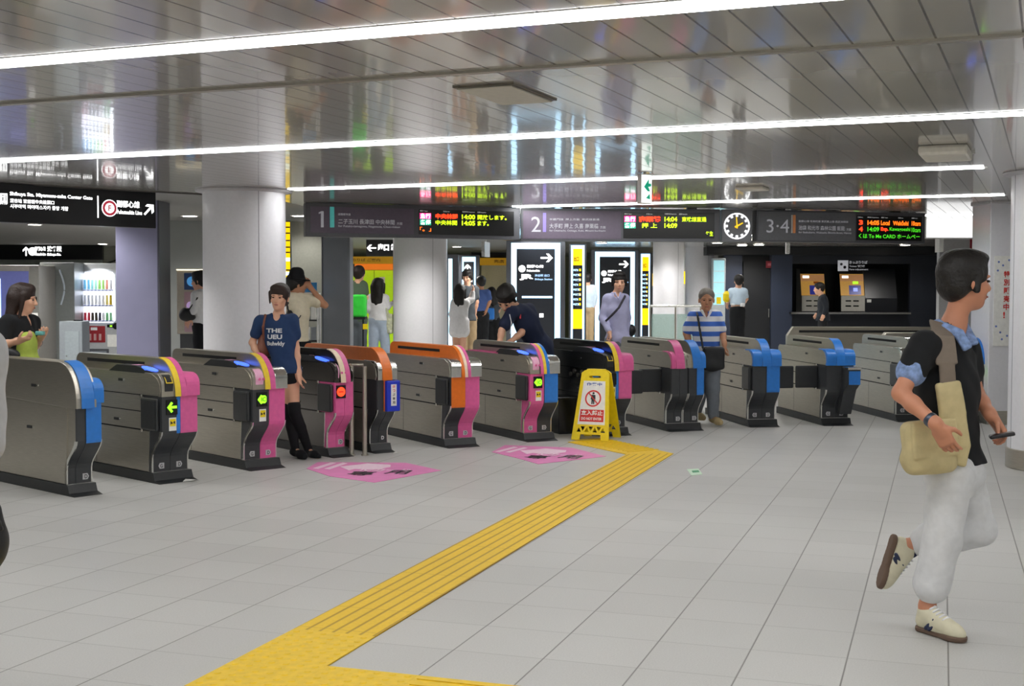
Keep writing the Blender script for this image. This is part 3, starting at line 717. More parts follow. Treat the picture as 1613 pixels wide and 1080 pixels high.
def person(label, px, d, J, look, res=.008, skin=SKIN, hair=HAIR, hstyle='short', top=None, bottom=None, shoes=None, sc=1., hands=None, fem=False, cat='person', hat=None, fold=.004, build=1., face=True, group=None, depth_s=None, belt=None, headz=None, foot_dir=None, hs=1.):
    """J: joints as (image column, image row, extra depth) turned into metres at this person's own distance"""
    base = at(px, d); s = FPX / d
    t = thing('person', label, cat, tuple(base), VR, group)
    hor = 540 - FPX * math.tan(PITCH)
    def j(k):
        q = J[k]; v = q[2] if len(q) > 2 else 0
        dd = d + v; return V3((q[0] - px) / FPX * dd, v, 1.55 - (q[1] - hor) / FPX * dd)
    P = {k: j(k) for k in J}
    hd = P['head']; nk = P['neck']; sl, sr, hl, hr = P['sl'], P['sr'], P['hl'], P['hr']
    hr_, hf, hu = head_frame(*look)
    HS = sc * hs * 1.08
    def H(x, y, z): return hd + (hr_ * x + hf * y + hu * z) * HS
    HM = np.stack([hr_, hf, hu], 1)
    mc = (sl + sr) / 2; mp = (hl + hr) / 2; sp = unit(mc - mp); 
    TX = unit(sr - sl); TM = frame(sr - sl, mc - mp); TF = TM[:, 1]
    # TM front vector: pick the side nearest the look
    b = build * sc
    wsh = max(np.linalg.norm(sr - sl), .20); whp = max(np.linalg.norm(hr - hl), .14)
    ch = lerp(mp, mc, .68); wa = lerp(mp, mc, .30)
    if wsh < .30: TX = unit(np.cross(hf * V3(1, 1, 0), V3(0, 0, 1))); TM = frame(TX, mc - mp)
    cw = max(wsh * .5, .155 * b) * .92
    def torso(g, k=.05):
        return [ell(ch, (cw + g, .108 * b + g, .19 * sc + g), TM, k=k), ell(wa, (.128 * b + g if not fem else .115 * b + g, .095 * b + g, .16 * sc + g), TM, k=k),
                ell(mp + V3(0, 0, .01), (max(whp * .5 + .075 * b, .15 * b) + g, .108 * b + g, .12 * sc + g), TM, k=k), cap(lerp(mc, sl, .85) + V3(0, 0, -.01), lerp(mc, sr, .85) + V3(0, 0, -.01), .058 * sc + g, k=k), cap(mc - sp * .05, nk + (nk - mc) * .1, .062 * b + g * .5, .056 * sc + g * .4, k=.04)]
    body = torso(-.006)
    # arms
    for q in 'lr':
        sh = P['s' + q]; el = P.get('e' + q); wr = P.get('w' + q)
        if el is None: continue
        body += [cap(sh, el, .047 * b, .036 * b, k=.035)]
        if wr is None: continue
        body += [cap(el, lerp(el, wr, .35), .037 * b, .036 * b, k=.02), cap(lerp(el, wr, .35), wr, .036 * b, .025 * b, k=.02)]
        hinfo = (hands or {}).get(q, {})
        dd = hinfo.get('d'); dd = unit(wr - el) if dd is None else unit(dd)
        palm = np.array(hinfo.get('palm', TX * (1 if q == 'l' else -1)), float)
        if abs(np.dot(unit(palm), dd)) > .9: palm = V3(0, -1, .2)
        body += hand_prims(wr + dd * .01, dd, palm, hinfo.get('side', 1 if q == 'l' else -1), hinfo.get('curl', .45), sc * .95, hinfo.get('thumb', .5))
    legs = []
    for q in 'lr':
        hp, kn, an = P['h' + q], P.get('k' + q), P.get('a' + q)
        if kn is None: continue
        body += [cap(hp, kn, .080 * b, .052 * b, k=.04)]
        if an is None: continue
        body += [cap(kn, lerp(kn, an, .35), .052 * b, .053 * b, k=.02), cap(lerp(kn, an, .35), an, .052 * b, .034 * b, k=.02)]
        tv = P.get('t' + q)
        if tv is None:
            a_ = R((foot_dir if foot_dir is not None else look[0])); tv = an + V3(-sin(a_) * .17, cos(a_) * .17, -.055)
            P['t' + q] = tv
        body += [cap(an, an + V3(0, 0, -.03), .036 * b, k=.02), cap(an + unit(tv - an) * .02 + V3(0, 0, -.02), tv, .035 * b, .026 * b, k=.02)]
    # neck and head
    body += [cap(nk - hu * .02, H(0, -.015, -.06), .052 * sc * (.88 if fem else 1), .050 * sc * (.9 if fem else 1), k=.03),
             ell(H(0, -.012, .035), (.074 * HS, .092 * HS, .082 * HS), HM, k=.02), ell(H(0, .022, -.030), (.058 * HS, .068 * HS, .078 * HS), HM, k=.03), ell(H(0, .052, -.085), (.026 * HS, .026 * HS, .020 * HS), HM, k=.03)]
    if face:
        body += [cap(H(0, .084, .015), H(0, .104, -.022), .008 * HS, .0125 * HS, k=.010), ell(H(0, .097, -.028), (.017 * HS, .010 * HS, .009 * HS), HM, k=.008),
                 ell(H(-.030, .070, .026), (.026 * HS, .016 * HS, .008 * HS), HM, k=.01), ell(H(.030, .070, .026), (.026 * HS, .016 * HS, .008 * HS), HM, k=.01),
                 ell(H(-.030, .091, .006), (.017 * HS, .012 * HS, .011 * HS), HM, k=.012, op='s'), ell(H(.030, .091, .006), (.017 * HS, .012 * HS, .011 * HS), HM, k=.012, op='s'),
                 ell(H(-.036, .064, -.022), (.022 * HS, .018 * HS, .020 * HS), HM, k=.015), ell(H(.036, .064, -.022), (.022 * HS, .018 * HS, .020 * HS), HM, k=.015),
                 ell(H(0, .085, -.052), (.023 * HS, .010 * HS, .005 * HS), HM, k=.006), ell(H(0, .084, -.062), (.019 * HS, .011 * HS, .006 * HS), HM, k=.006)]
    for q in (-1, 1): body += [ell(H(.076 * q, -.008, -.004), (.009 * HS, .018 * HS, .030 * HS), HM, k=.008)]
    sdf_obj('body', body, res, skin, t)
    if face:
        for q in (-1, 1):
            e = sdf_obj('eye', [ell(H(.031 * q, .081, .007), (.013 * HS, .009 * HS, .0055 * HS), HM, k=.002)], .004 * max(1, res / .006), EYEW, t)
            sdf_obj('eyebrow', [cap(H(.018 * q, .091, .027), H(.046 * q, .077, .028), .0042 * HS, .003 * HS, k=.002)], .004 * max(1, res / .006), hair, t)
        sdf_obj('mouth', [cap(H(-.019, .090, -.056), H(0, .0955, -.0555), .0042 * HS, .0055 * HS, k=.004), cap(H(.019, .090, -.056), H(0, .0955, -.0555), .0042 * HS, .0055 * HS, k=.004)], .004 * max(1, res / .006), LIP, t)
    # hair
    if hstyle:
        g = .012
        hp_ = [ell(H(0, -.020, .045), ((.078 + g) * HS, (.094 + g) * HS, (.082 + g) * HS), HM, k=.02)]
        if hstyle == 'thin': hp_ = [ell(H(0, -.022, .046), (.083 * HS, .096 * HS, .083 * HS), HM, k=.02), ell(H(0, -.062, -.01), (.066 * HS, .045 * HS, .055 * HS), HM, k=.02)]
        if hstyle == 'short': hp_ += [ell(H(0, .030, .100), (.062 * HS, .050 * HS, .024 * HS), HM, k=.02), ell(H(0, -.062, -.01), (.066 * HS, .045 * HS, .055 * HS), HM, k=.02)]
        if hstyle == 'full': hp_ += [ell(H(0, .025, .098), (.072 * HS, .060 * HS, .032 * HS), HM, k=.02), ell(H(0, -.055, -.015), (.078 * HS, .058 * HS, .065 * HS), HM, k=.02), cap(H(-.082, .01, .03), H(-.082, .0, -.03), .013 * HS), cap(H(.082, .01, .03), H(.082, .0, -.03), .013 * HS)]
        if hstyle == 'bun': hp_ += [ell(H(0, .035, .088), (.074 * HS, .052 * HS, .036 * HS), HM, k=.02), ell(H(0, -.07, -.03), (.060 * HS, .045 * HS, .06 * HS), HM, k=.02), cap(H(-.083, .025, .05), H(-.076, .03, -.05), .012 * HS, .006 * HS), cap(H(.083, .025, .05), H(.076, .03, -.05), .012 * HS, .006 * HS)]
        if hstyle == 'long':
            hp_ += [ell(H(0, .030, .092), (.072 * HS, .052 * HS, .036 * HS), HM, k=.02), cap(H(-.045, -.062, .0), H(-.05, -.075, -.22), .055 * HS, .038 * HS, k=.04), cap(H(.045, -.062, .0), H(.05, -.075, -.22), .055 * HS, .038 * HS, k=.04), cap(H(0, -.07, .0), H(0, -.085, -.26), .05 * HS, .035 * HS, k=.04),
                    cap(H(-.085, .015, .04), H(-.085, .005, -.15), .022 * HS, .014 * HS, k=.02), cap(H(.085, .015, .04), H(.085, .005, -.15), .022 * HS, .014 * HS, k=.02)]
        lowf = {'short': .062, 'thin': .072, 'full': .046, 'bun': .042, 'long': .042}[hstyle]
        hp_ += [ell(H(0, .105, lowf - .085), (.070 * HS, .062 * HS, .080 * HS), HM, k=.012, op='s')]
        if hstyle in ('short', 'full', 'thin'): hp_ += [ell(H(0, .05, -.09), (.10 * HS, .075 * HS, .075 * HS), HM, k=.01, op='s')]
        sdf_obj('hair', hp_, min(res, .010), hair, t, fold=.0035, seed=len(label) % 7)
    if hat:
        brim = [ell(H(0, .0, .062), (.135 * HS, .150 * HS, .010 * HS), HM, k=.01)]
        sdf_obj('hat', brim + [cap(H(0, -.01, .07), H(0, -.01, .125), .100 * HS, .082 * HS, k=.02), ell(H(0, 0, .215), (.03, .09, .035), HM, k=.02, op='s')], min(res, .010), hat, t)
    # clothing
    if top:
        m, style = top['m'], top.get('sleeve', 'short')
        g = top.get('g', .014)
        pr = torso(g)
        zlo = top.get('hem'); zl = None
        if zlo is not None: zl = 1.55 - (zlo - hor) / FPX * d
        for q in 'lr':
            sh = P['s' + q]; el = P.get('e' + q); wr = P.get('w' + q)
            if el is None: continue
            if style == 'short': pr += [cap(sh, lerp(sh, el, top.get('f', .62)), .052 * b + g * .8, .050 * b + g * .8, k=.03)]
            if style == 'long':
                pr += [cap(sh, el, .052 * b + g, .040 * b + g, k=.03)]
                if wr is not None: pr += [cap(el, lerp(el, wr, .93), .040 * b + g, .028 * b + g * .8, k=.02)]
        if zl is not None and zl < mp[2] - .05: pr += [cap(mp, V3(mp[0], mp[1], zl - .03), .13 * b + g, .15 * b + g, k=.05)]
        # neck opening
        nf = top.get('neck', 1)
        pr += [cap(nk - hu * .015 + TF * 0, nk + unit(hd - nk) * .12, .062 * sc, .070 * sc, k=.008, op='s')]
        if nf > 1: 
            fr = unit(hf * V3(1, 1, 0)); pr += [cap(nk + fr * .075 - V3(0, 0, .01), nk + fr * .125 - V3(0, 0, .085 * (nf - 1) + .02), .035, .012, k=.01, op='s')]
        so = sdf_obj(top.get('n', 'shirt'), pr, res, m, t, fold=fold, seed=1, lo=zl)
        t['_shirt'] = so.name
    if bottom:
        m = bottom['m']; g = bottom.get('g', .014); style = bottom.get('style', 'trousers'); f = bottom.get('f', .94)
        pr = [ell(mp + V3(0, 0, .0), (max(whp * .5 + .075 * b, .15 * b) + g - .016, .108 * b + g - .016, .125 * sc), TM, k=.04), cap(mp, mp + (mc - mp) * .22, .115 * b, .11 * b, k=.04)]
        for q in 'lr':
            hp, kn, an = P['h' + q], P.get('k' + q), P.get('a' + q)
            if kn is None: continue
            if style == 'shorts': pr += [cap(hp, lerp(hp, kn, f), .082 * b + g, .075 * b + g, k=.03)]; continue
            if style == 'skirt': pr += [cap(hp, lerp(hp, kn, f), .095 * b + g, .11 * b + g, k=.08)]; continue
            pr += [cap(hp, kn, .084 * b + g, .060 * b + g, k=.03)]
            if an is not None: pr += [cap(kn, lerp(kn, an, f), .060 * b + g, bottom.get('cuff', .046) * b + g, k=.03)]
        ztop = lerp(mp, mc, .25)[2]
        sdf_obj(bottom.get('n', 'trousers'), pr, res, m, t, fold=fold, seed=2, hi=ztop)
    if shoes:
        for q in 'lr':
            an = P.get('a' + q)
            if an is None: continue
            tv = P['t' + q]; dd = unit(tv - an); g = .008
            heel = an - unit(dd * V3(1, 1, 0)) * .035 + V3(0, 0, -.035)
            ball = lerp(heel, tv, .72)
            sd = unit(np.cross(dd, V3(0, 0, 1)))
            pr = [cap(heel, ball, .037 * sc, .040 * sc, k=.03), cap(ball, tv, .042 * sc, .034 * sc, k=.03), cap(an + V3(0, 0, -.03), an + V3(0, 0, .005), .042 * sc, .042 * sc, k=.02)]
            zb = min(tv[2], heel[2]) - .034
            sdf_obj('shoe', pr, min(res, .008), shoes['m'], t, lo=max(zb, .004) if shoes.get('flat', True) else None)
    if belt: pass
    return t, P, (hr_, hf, hu, H, HM)
def bag(label, name, prims, m, par, pt, cat='bag', res=.008, group=None, strap=None, sm=None, fold=.003):
    """a bag carried by somebody: its own thing, prims in the carrier's frame"""
    t = thing(name, label, cat, tuple(par.location), VR, group)
    sdf_obj('bag_body', prims, res, m, t, fold=fold)
    if strap: sdf_obj('strap', strap, res, sm or m, t)
    return t
def conv(px, d):
    hor = 540 - FPX * math.tan(PITCH)
    return lambda x, y, v=0.: V3((x - px) / FPX * (d + v), v, 1.55 - (y - hor) / FPX * (d + v))
def chain(pts, r, k=.01): return [cap(a, b, r, r, k=k) for a, b in zip(pts[:-1], pts[1:])]
def belt_prims(pts, w, th):
    """a flat band along pts (w: half width in the view plane)"""
    out = []
    for a, b in zip(pts[:-1], pts[1:]):
        a = np.array(a); b = np.array(b); dd = unit(b - a); x = unit(np.cross(dd, V3(0, 1, 0)))
        M = np.stack([x, np.cross(dd, x), dd], 1)
        out.append(bx_((a + b) / 2, (w, th, np.linalg.norm(b - a) / 2 + th), M, min(th, w) * .8, k=.004))
    return out
NAVY = mat('navy_cotton', '#1f3a63', .85); NAVYD = mat('dark_navy_workwear', '#131f3c', .85); BLKC = mat('black_cloth', '#101216', .9)
LAV = mat('lavender_cotton', '#b4b4d6', .85); WHC = mat('white_cotton', '#e4e4e6', .85); CREAM = mat('cream_cotton', '#e0d6bc', .85)
LIME = mat('lime_green_cotton', '#b9cc5a', .85); GRYC = mat('grey_denim', '#7d838c', .9); JEAN = mat('pale_blue_denim', '#aebccd', .9)
OLIVE = mat('dark_green_cotton', '#4a5a48', .9); BEIGE = mat('beige_cotton', '#b8a07c', .9); TRW = mat('white_linen', '#d9dadc', .85)
GSH = mat('grey_cotton', '#b2b2b4', .85); BLSH = mat('mid_blue_cotton', '#46609c', .85); LBL = mat('pale_blue_cotton', '#c3d6e6', .85); DKSH = mat('dark_grey_shirt', '#4c5258', .9)
LEATH = mat('brown_leather', '#7a4632', .5); BAGB = mat('black_nylon', '#16171a', .5); TAN = mat('tan_suede', '#b5a177', .8); OFFW = mat('off_white_leather', '#d9d3b8', .55)
POLO = stripe_mat('blue_white_striped_polo', '#e6e7ec', '#3f6cc8', .115, .48, off=.0)

# ---------------------------------------------------------------- the people
# woman with navy T-shirt walking out between the gates
d = 11.87; px = 470; C = conv(px, d)
t, P, HH = person('walking woman in a navy printed T-shirt, black shorts and over-knee socks', px, d, dict(head=(441, 470, -.02), neck=(439, 497), sl=(411, 507, -.02), sr=(461, 505, .02), el=(397, 540, .02), wl=(412, 566, -.12), er=(466, 549, .02), wr=(472, 588, -.06),
    hl=(442, 588), hr=(460, 588), kl=(455, 650, .02), al=(464, 707, .0), kr=(465, 650, -.05), ar=(482, 708, .1)), (172, 2, 3), res=.007, hair=HAIRB, hstyle='bun', fem=True, sc=.95, build=.9,
    top=dict(m=NAVY, n='t_shirt', sleeve='short', f=.55, hem=588, neck=1.8, g=.016), bottom=dict(m=BLKC, n='shorts', style='shorts', f=.16, g=.012), shoes=dict(m=BLKC), foot_dir=-140, hands={'r': dict(curl=.4), 'l': dict(curl=.6)})
socks = []
for q in 'lr': socks += [cap(lerp(P['k' + q], P['h' + q], .16), P['k' + q], .060, .056, k=.01), cap(P['k' + q], lerp(P['k' + q], P['a' + q], .4), .056, .054, k=.01), cap(lerp(P['k' + q], P['a' + q], .4), P['a' + q], .054, .038, k=.01)]
sdf_obj('over_knee_socks', socks, .007, BLKC, t)
sh = bpy.data.objects[t['_shirt']]
def print_on(par, shirt, s, m, org, h, w, right=(1, 0, 0), up=(0, 0, 1), name='print'):
    o = text(par, s, m, org, right, up, h, w, name=name, bold=.04)
    bm = bmesh.new(); bm.from_mesh(o.data); bmesh.ops.triangulate(bm, faces=bm.faces)
    bmesh.ops.subdivide_edges(bm, edges=[e for e in bm.edges if e.calc_length() > .02], cuts=2); bm.to_mesh(o.data); bm.free()
    bv = BVHTree.FromPolygons([v.co.copy() for v in shirt.data.vertices], [tuple(p.vertices) for p in shirt.data.polygons])
    for v in o.data.vertices:
        hit = bv.ray_cast(Vector((v.co.x, v.co.y - .6, v.co.z)), Vector((0, 1, 0)))
        if hit[0]: v.co.y = hit[0].y - .004
    return o
PR = mat('pale_shirt_print', '#d7dce0', .7)
print_on(t, sh, 'THE', PR, C(422, 524), .040, .15)
print_on(t, sh, 'UEU', PR, C(424, 534), .042, .14)
print_on(t, sh, 'Bulwkly', PR, C(423, 546), .050, .17)
bag('brown leather shoulder bag under the arm of the woman in navy', 'shoulder_bag', [ell(C(414, 544, .03), (.055, .075, .12), k=.02), ell(C(413, 553, .02), (.06, .085, .07), k=.03)], LEATH, t, 0, strap=chain([C(421, 497, -.10), C(419, 515, -.15), C(418, 535, -.10)], .011) + chain([C(421, 497, -.10), C(415, 500, .05), C(412, 530, .12)], .011), sm=LEATH)

# woman in a black cardigan at the left
d = 11.0; px = 30; C = conv(px, d)
t, P, HH = person('long haired woman in black cardigan and lime top facing right at the left edge', px, d, dict(head=(38, 473, 0), neck=(33, 500), sl=(22, 509, -.15), sr=(40, 508, .17), el=(17, 546, -.22), wl=(48, 538, -.26), er=(42, 545, .2), wr=(60, 533, .06),
    hl=(27, 578, -.07), hr=(36, 578, .09), kl=(30, 655, -.07), al=(24, 725, -.07), kr=(40, 655, .1), ar=(42, 725, .1)), (-82, 8, 0), res=.008, hair=HAIRB, hstyle='long', fem=True, sc=.98,
    top=dict(m=BLKC, n='cardigan', sleeve='short', f=.85, hem=572, neck=2.2), bottom=dict(m=JEAN), shoes=dict(m=BLKC), hands={'l': dict(palm=V3(0, .2, 1), curl=.7), 'r': dict(palm=V3(0, -.3, 1), curl=.7)})
sdf_obj('lime_top', [ell(C(41, 545, -.02), (.098, .12, .15), k=.04), ell(C(39, 578, 0), (.14, .155, .13), k=.05)], .008, LIME, t, fold=.003)
q = bag('black and white handbag on the arm of the long haired woman', 'handbag', [ell(C(18, 560, -.28), (.18, .06, .07), k=.02)], BAGB, t, 0, strap=chain([C(4, 560, -.30), C(14, 550, -.30), C(30, 550, -.30), C(40, 558, -.29)], .012), sm=WHC)
q = sdf_obj('folded_ticket', [bx_(C(72, 526, -.12), (.035, .03, .018), rd=.008)], .006, mat('teal_card', '#5fa7a3', .5), None); q.location = t.location; q.rotation_euler = t.rotation_euler
tag(q, 'small teal ticket held out by the long haired woman', 'ticket')

# man with a black hat shading his eyes
d = 15.0; px = 470; C = conv(px, d)
t, P, HH = person('man in black hat and cream shirt raising an arm to his face', px, d, dict(head=(468, 450, 0), neck=(466, 463), sl=(457, 471, -.10), sr=(486, 472, .05), el=(450, 500, -.05), wl=(452, 520, -.12), er=(511, 481, .05), wr=(488, 452, .02),
    hl=(461, 545), hr=(478, 545), kl=(461, 606), al=(462, 655), kr=(480, 606), ar=(482, 655)), (-62, 4, 0), res=.010, skin=SKIN2, hair=HAIR, hstyle='short', hat=BLKC, top=dict(m=CREAM, n='t_shirt', sleeve='short', f=.5, hem=538, g=.02), bottom=dict(m=BLKC), shoes=dict(m=BLKC))
bag('black strap bag worn across the back of the man in the hat', 'sling_bag', [ell(C(460, 505, -.14), (.06, .05, .12), k=.02)], BAGB, t, 0, strap=belt_prims([C(456, 478, -.17), C(463, 469, -.13), C(471, 466, -.08)], .022, .006) + belt_prims([C(456, 478, -.17), C(464, 520, -.16)], .012, .006) + belt_prims([C(464, 520, -.16), C(478, 497, -.17)], .008, .005))

# tall man with brown hair and the green bag
d = 20.0; px = 566; C = conv(px, d)
t, P, HH = person('tall man in dark green T-shirt seen from behind near the green shop front', px, d, dict(head=(566, 433), neck=(565, 444), sl=(549, 449), sr=(573, 449), el=(545, 470), wl=(546, 490, .1), er=(577, 469), wr=(572, 460, .15),
    hl=(557, 505), hr=(569, 505), kl=(556, 560), al=(556, 605), kr=(570, 560), ar=(571, 605)), (-8, 0, 0), res=.014, hair=mat('brown_hair', '#22130e', .6), hstyle='short', face=False, top=dict(m=OLIVE, n='t_shirt', hem=508), bottom=dict(m=DKSH), shoes=dict(m=BLKC))
gb = bag('bright green boxy bag standing on a thin black luggage stand', 'carry_bag', [bx_(C(568, 482, -.5), (.15, .12, .17), rd=.03), bx_(C(560, 470, -.5), (.08, .10, .05), rd=.03)], mat('bright_green_nylon', '#2fc437', .5), t, 0, res=.012)
st = MB()
zt = C(568, 500, -.5); x0 = zt[0]
for xx in (-.10, .10):
    st.tube([(x0 + xx, -.5, zt[2]), (x0 + xx, -.5, .04)], .012)
st.box(x0 - .14, x0 + .14, -.62, -.38, zt[2] - .03, zt[2]); st.box(x0 - .14, x0 + .14, -.62, -.38, .02, .05)
st.build('stand', BLKC, gb)
box('yellow_tag', YELLOW, gb, x0 + .10, x0 + .17, -.53, -.50, zt[2] - .18, zt[2] - .10)

# long haired woman in white top from behind
d = 20.5; px = 597; C = conv(px, d)
t, P, HH = person('woman with long black hair, white top and pale jeans seen from behind', px, d, dict(head=(596, 452), neck=(595, 464), sl=(583, 470), sr=(607, 470), el=(579, 486, -.05), wl=(588, 497, .15), er=(609, 484), wr=(616, 478, .12),
    hl=(590, 505), hr=(602, 505), kl=(588, 552), al=(587, 602), kr=(608, 551), ar=(611, 602)), (-12, 0, 0), res=.012, hair=HAIR, hstyle='long', fem=True, face=False, top=dict(m=WHC, sleeve='long', hem=505), bottom=dict(m=JEAN), shoes=dict(m=BLKC))
bag('cream patterned tote bag hanging from the arm of the woman in white', 'tote_bag', [bx_(C(614, 510, -.02), (.055, .05, .16), rd=.03)], mat('cream_green_print_canvas', '#c5c8ab', .8, var=.25, scale=25), t, 0, res=.012, strap=chain([C(611, 497, -.02), C(609, 486, -.06), C(614, 497, .0)], .014))

# short woman pointing, and her companion
d = 22; px = 724; C = conv(px, d)
person('short woman in a white hooded dress reaching up an arm beside the column', px, d, dict(head=(725, 459), neck=(724, 470), sl=(716, 477), sr=(734, 477), el=(712, 495), wl=(713, 508), er=(742, 472, .1), wr=(744, 460, .15),
    hl=(718, 508), hr=(729, 508), kl=(717, 552), al=(717, 592), kr=(729, 552), ar=(729, 592)), (-15, 0, 0), res=.012, hair=HAIR, hstyle='long', fem=True, face=False, sc=.92, top=dict(m=WHC, n='dress', sleeve='long', hem=526, g=.02), bottom=dict(m=WHC, n='dress_skirt', style='skirt', f=.30, g=.02), shoes=dict(m=BEIGE))
d = 23.2; px = 738
person('young man in dark grey shirt standing close behind the short woman', px, d, dict(head=(736, 437), neck=(736, 449), sl=(724, 454), sr=(749, 455), el=(722, 475), wl=(730, 490, -.1), er=(751, 476), wr=(748, 493),
    hl=(731, 505), hr=(743, 505), kl=(731, 548), al=(731, 588), kr=(744, 548), ar=(745, 588)), (160, 12, 0), res=.012, hair=HAIR, hstyle='full', face=True, top=dict(m=DKSH, sleeve='short', hem=505), bottom=dict(m=BEIGE), shoes=dict(m=BLKC))
d = 25; px = 758
person('man in a blue shirt and black trousers seen from behind in the left hall opening', px, d, dict(head=(757, 446), neck=(757, 456), sl=(746, 461), sr=(768, 461), el=(744, 477), wl=(750, 490, .1), er=(771, 475), wr=(766, 488, -.05),
    hl=(752, 497), hr=(763, 497), kl=(752, 536), al=(752, 576), kr=(763, 536), ar=(764, 576)), (25, 5, 0), res=.014, hair=HAIR, hstyle='short', face=False, skin=SKIN2, top=dict(m=BLSH, hem=490), bottom=dict(m=BLKC), shoes=dict(m=BLKC))
d = 29; px = 776; C = conv(px, d)
t, P, HH = person('small dark haired figure in black leaning beyond the man in blue', px, d, dict(head=(774, 462), neck=(776, 471), sl=(768, 475), sr=(784, 476), el=(766, 487), wl=(770, 495), er=(786, 488), wr=(782, 496),
    hl=(772, 505), hr=(782, 505), kl=(774, 535), al=(776, 561), kr=(784, 535), ar=(786, 561)), (20, 10, 0), res=.016, hair=HAIR, hstyle='long', face=False, top=dict(m=DKSH, sleeve='short', hem=506), bottom=dict(m=BLKC), shoes=dict(m=BLKC))
bag('sky blue bag carried by the small dark haired figure', 'shoulder_bag', [bx_(C(772, 494, -.22), (.10, .06, .13), rd=.03)], BLUE, t, 0, res=.014)

# worker bending over the gate
d = 14.6; px = 835; C = conv(px, d)
t, P, HH = person('dark haired worker in navy short sleeves bending down over the gate', px, d, dict(head=(797, 470, -.22), neck=(813, 484, -.12), sl=(806, 492, -.24), sr=(834, 487, .05), el=(790, 520, -.34), wl=(786, 541, -.38), er=(821, 524, -.20), wr=(801, 540, -.30),
    hl=(843, 548, .02), hr=(858, 548, .16), kl=(846, 612, .0), al=(848, 663, .0), kr=(860, 612, .18), ar=(862, 663, .18)), (152, 52, 8), res=.008, hair=HAIR, hstyle='full', skin=SKIN, hs=1.13, top=dict(m=NAVYD, n='work_shirt', sleeve='short', f=.72, g=.024, hem=560), bottom=dict(m=NAVYD), shoes=dict(m=BLKC), hands={'l': dict(d=V3(0, -.3, -1), curl=.6), 'r': dict(d=V3(-.6, -.2, -.6), curl=.6)}, foot_dir=150)
sdf_obj('red_badge', [bx_(C(819, 498, -.235), (.010, .012, .028), rd=.006)], .004, mat('red_badge', '#d94050', .5), t)
sdf_obj('white_cord', chain([C(802, 495, -.36), C(805, 508, -.37), C(803, 525, -.37)], .005), .004, WHC, t)

# man in lavender shirt
d = 16.2; px = 970; C = conv(px, d)
t, P, HH = person('man in a lavender shirt with a dark strap across the chest', px, d, dict(head=(975, 445, 0), neck=(971, 463), sl=(957, 470, .0), sr=(984, 470, .02), el=(949, 500, .0), wl=(958, 521, -.14), er=(988, 500, .08), wr=(988, 525, .06),
    hl=(963, 535), hr=(983, 535), kl=(963, 595), al=(962, 642), kr=(983, 595), ar=(984, 642)), (178, 3, 0), res=.008, hair=HAIR, hstyle='full', build=.9, top=dict(m=LAV, sleeve='long', hem=540, g=.016, neck=1.4), bottom=dict(m=GRYC), shoes=dict(m=BLKC), hands={'l': dict(curl=.7, d=V3(.2, -.3, -.9))})
sdf_obj('collar', [cap(C(967, 461, -.10), C(972, 470, -.13), .014, .006), cap(C(976, 461, -.10), C(973, 470, -.13), .014, .006)], .006, LAV, t)
bag('dark shoulder strap with small bag worn by the man in lavender', 'sling_bag', [ell(C(995, 520, .10), (.06, .08, .08), k=.02)], BAGB, t, 0, strap=belt_prims([C(984, 465, -.04), C(983, 466, -.12), C(973, 484, -.155), C(962, 496, -.155), C(953, 505, -.11)], .016, .006), sm=mat('dark_strap', '#33303a', .7))

# old man in striped polo
d = 14.85; px = 1118; C = conv(px, d)
t, P, HH = person('old man in a blue and white striped polo shirt walking towards the view', px, d, dict(head=(1112, 472, -.02), neck=(1110, 492), sl=(1092, 498, .0), sr=(1128, 497, .0), el=(1082, 524, .05), wl=(1088, 545, .0), er=(1138, 523, .02), wr=(1139, 540, -.10),
    hl=(1106, 560), hr=(1122, 560), kl=(1108, 610, .10), al=(1104, 648, .30), kr=(1122, 612, -.06), ar=(1124, 655, -.02)), (176, 6, 0), res=.007, hair=HAIRG, hstyle='thin', skin=SKIN2, hs=1.06, sc=.97, build=1.06, top=dict(m=POLO, n='polo_shirt', sleeve='short', f=.75, hem=556, g=.020, neck=1.6), bottom=dict(m=GRYC, g=.018), shoes=dict(m=TAN), foot_dir=200, hands={'r': dict(curl=.6, d=V3(0, -.2, -1))})
sdf_obj('collar', [cap(C(1103, 489, -.11), C(1108, 499, -.14), .017, .008), cap(C(1117, 489, -.11), C(1112, 499, -.14), .017, .008)], .006, mat('white_collar', '#e8e8ec', .8), t)
bag('black shoulder bag on a long strap in front of the old man', 'shoulder_bag', [bx_(C(1120, 563, -.20), (.125, .045, .13), rd=.035), ell(C(1118, 575, -.20), (.11, .05, .07), k=.03)], BAGB, t, 0, strap=belt_prims([C(1096, 491, -.05), C(1096, 496, -.12), C(1099, 520, -.165), C(1103, 546, -.19), C(1108, 556, -.20)], .014, .006))

# staff member, passer-by and others at the back
d = 25; px = 1160; C = conv(px, d)
t, P, HH = person('station worker in white shirt and black trousers with back to the view', px, d, dict(head=(1163, 443), neck=(1162, 453), sl=(1151, 458), sr=(1172, 458), el=(1147, 470), wl=(1147, 478, .15), er=(1175, 470), wr=(1171, 480, .2),
    hl=(1156, 489), hr=(1166, 489), kl=(1156, 528), al=(1156, 575), kr=(1166, 528), ar=(1167, 575)), (-4, 3, 0), res=.012, hair=HAIR, hstyle='short', face=False, top=dict(m=LBL, n='uniform_shirt', hem=479), bottom=dict(m=BLKC), shoes=dict(m=BLKC))
sdf_obj('belt_pouch', [bx_(C(1167, 479, -.15), (.045, .03, .035), rd=.01), bx_(C(1152, 479, -.14), (.04, .02, .018), rd=.008)], .01, WHC, t)
sdf_obj('yellow_armband', [cap(C(1144, 463, .0), C(1144, 470, .02), .07, .07)], .012, YELLOW, t)
d = 28; px = 1292
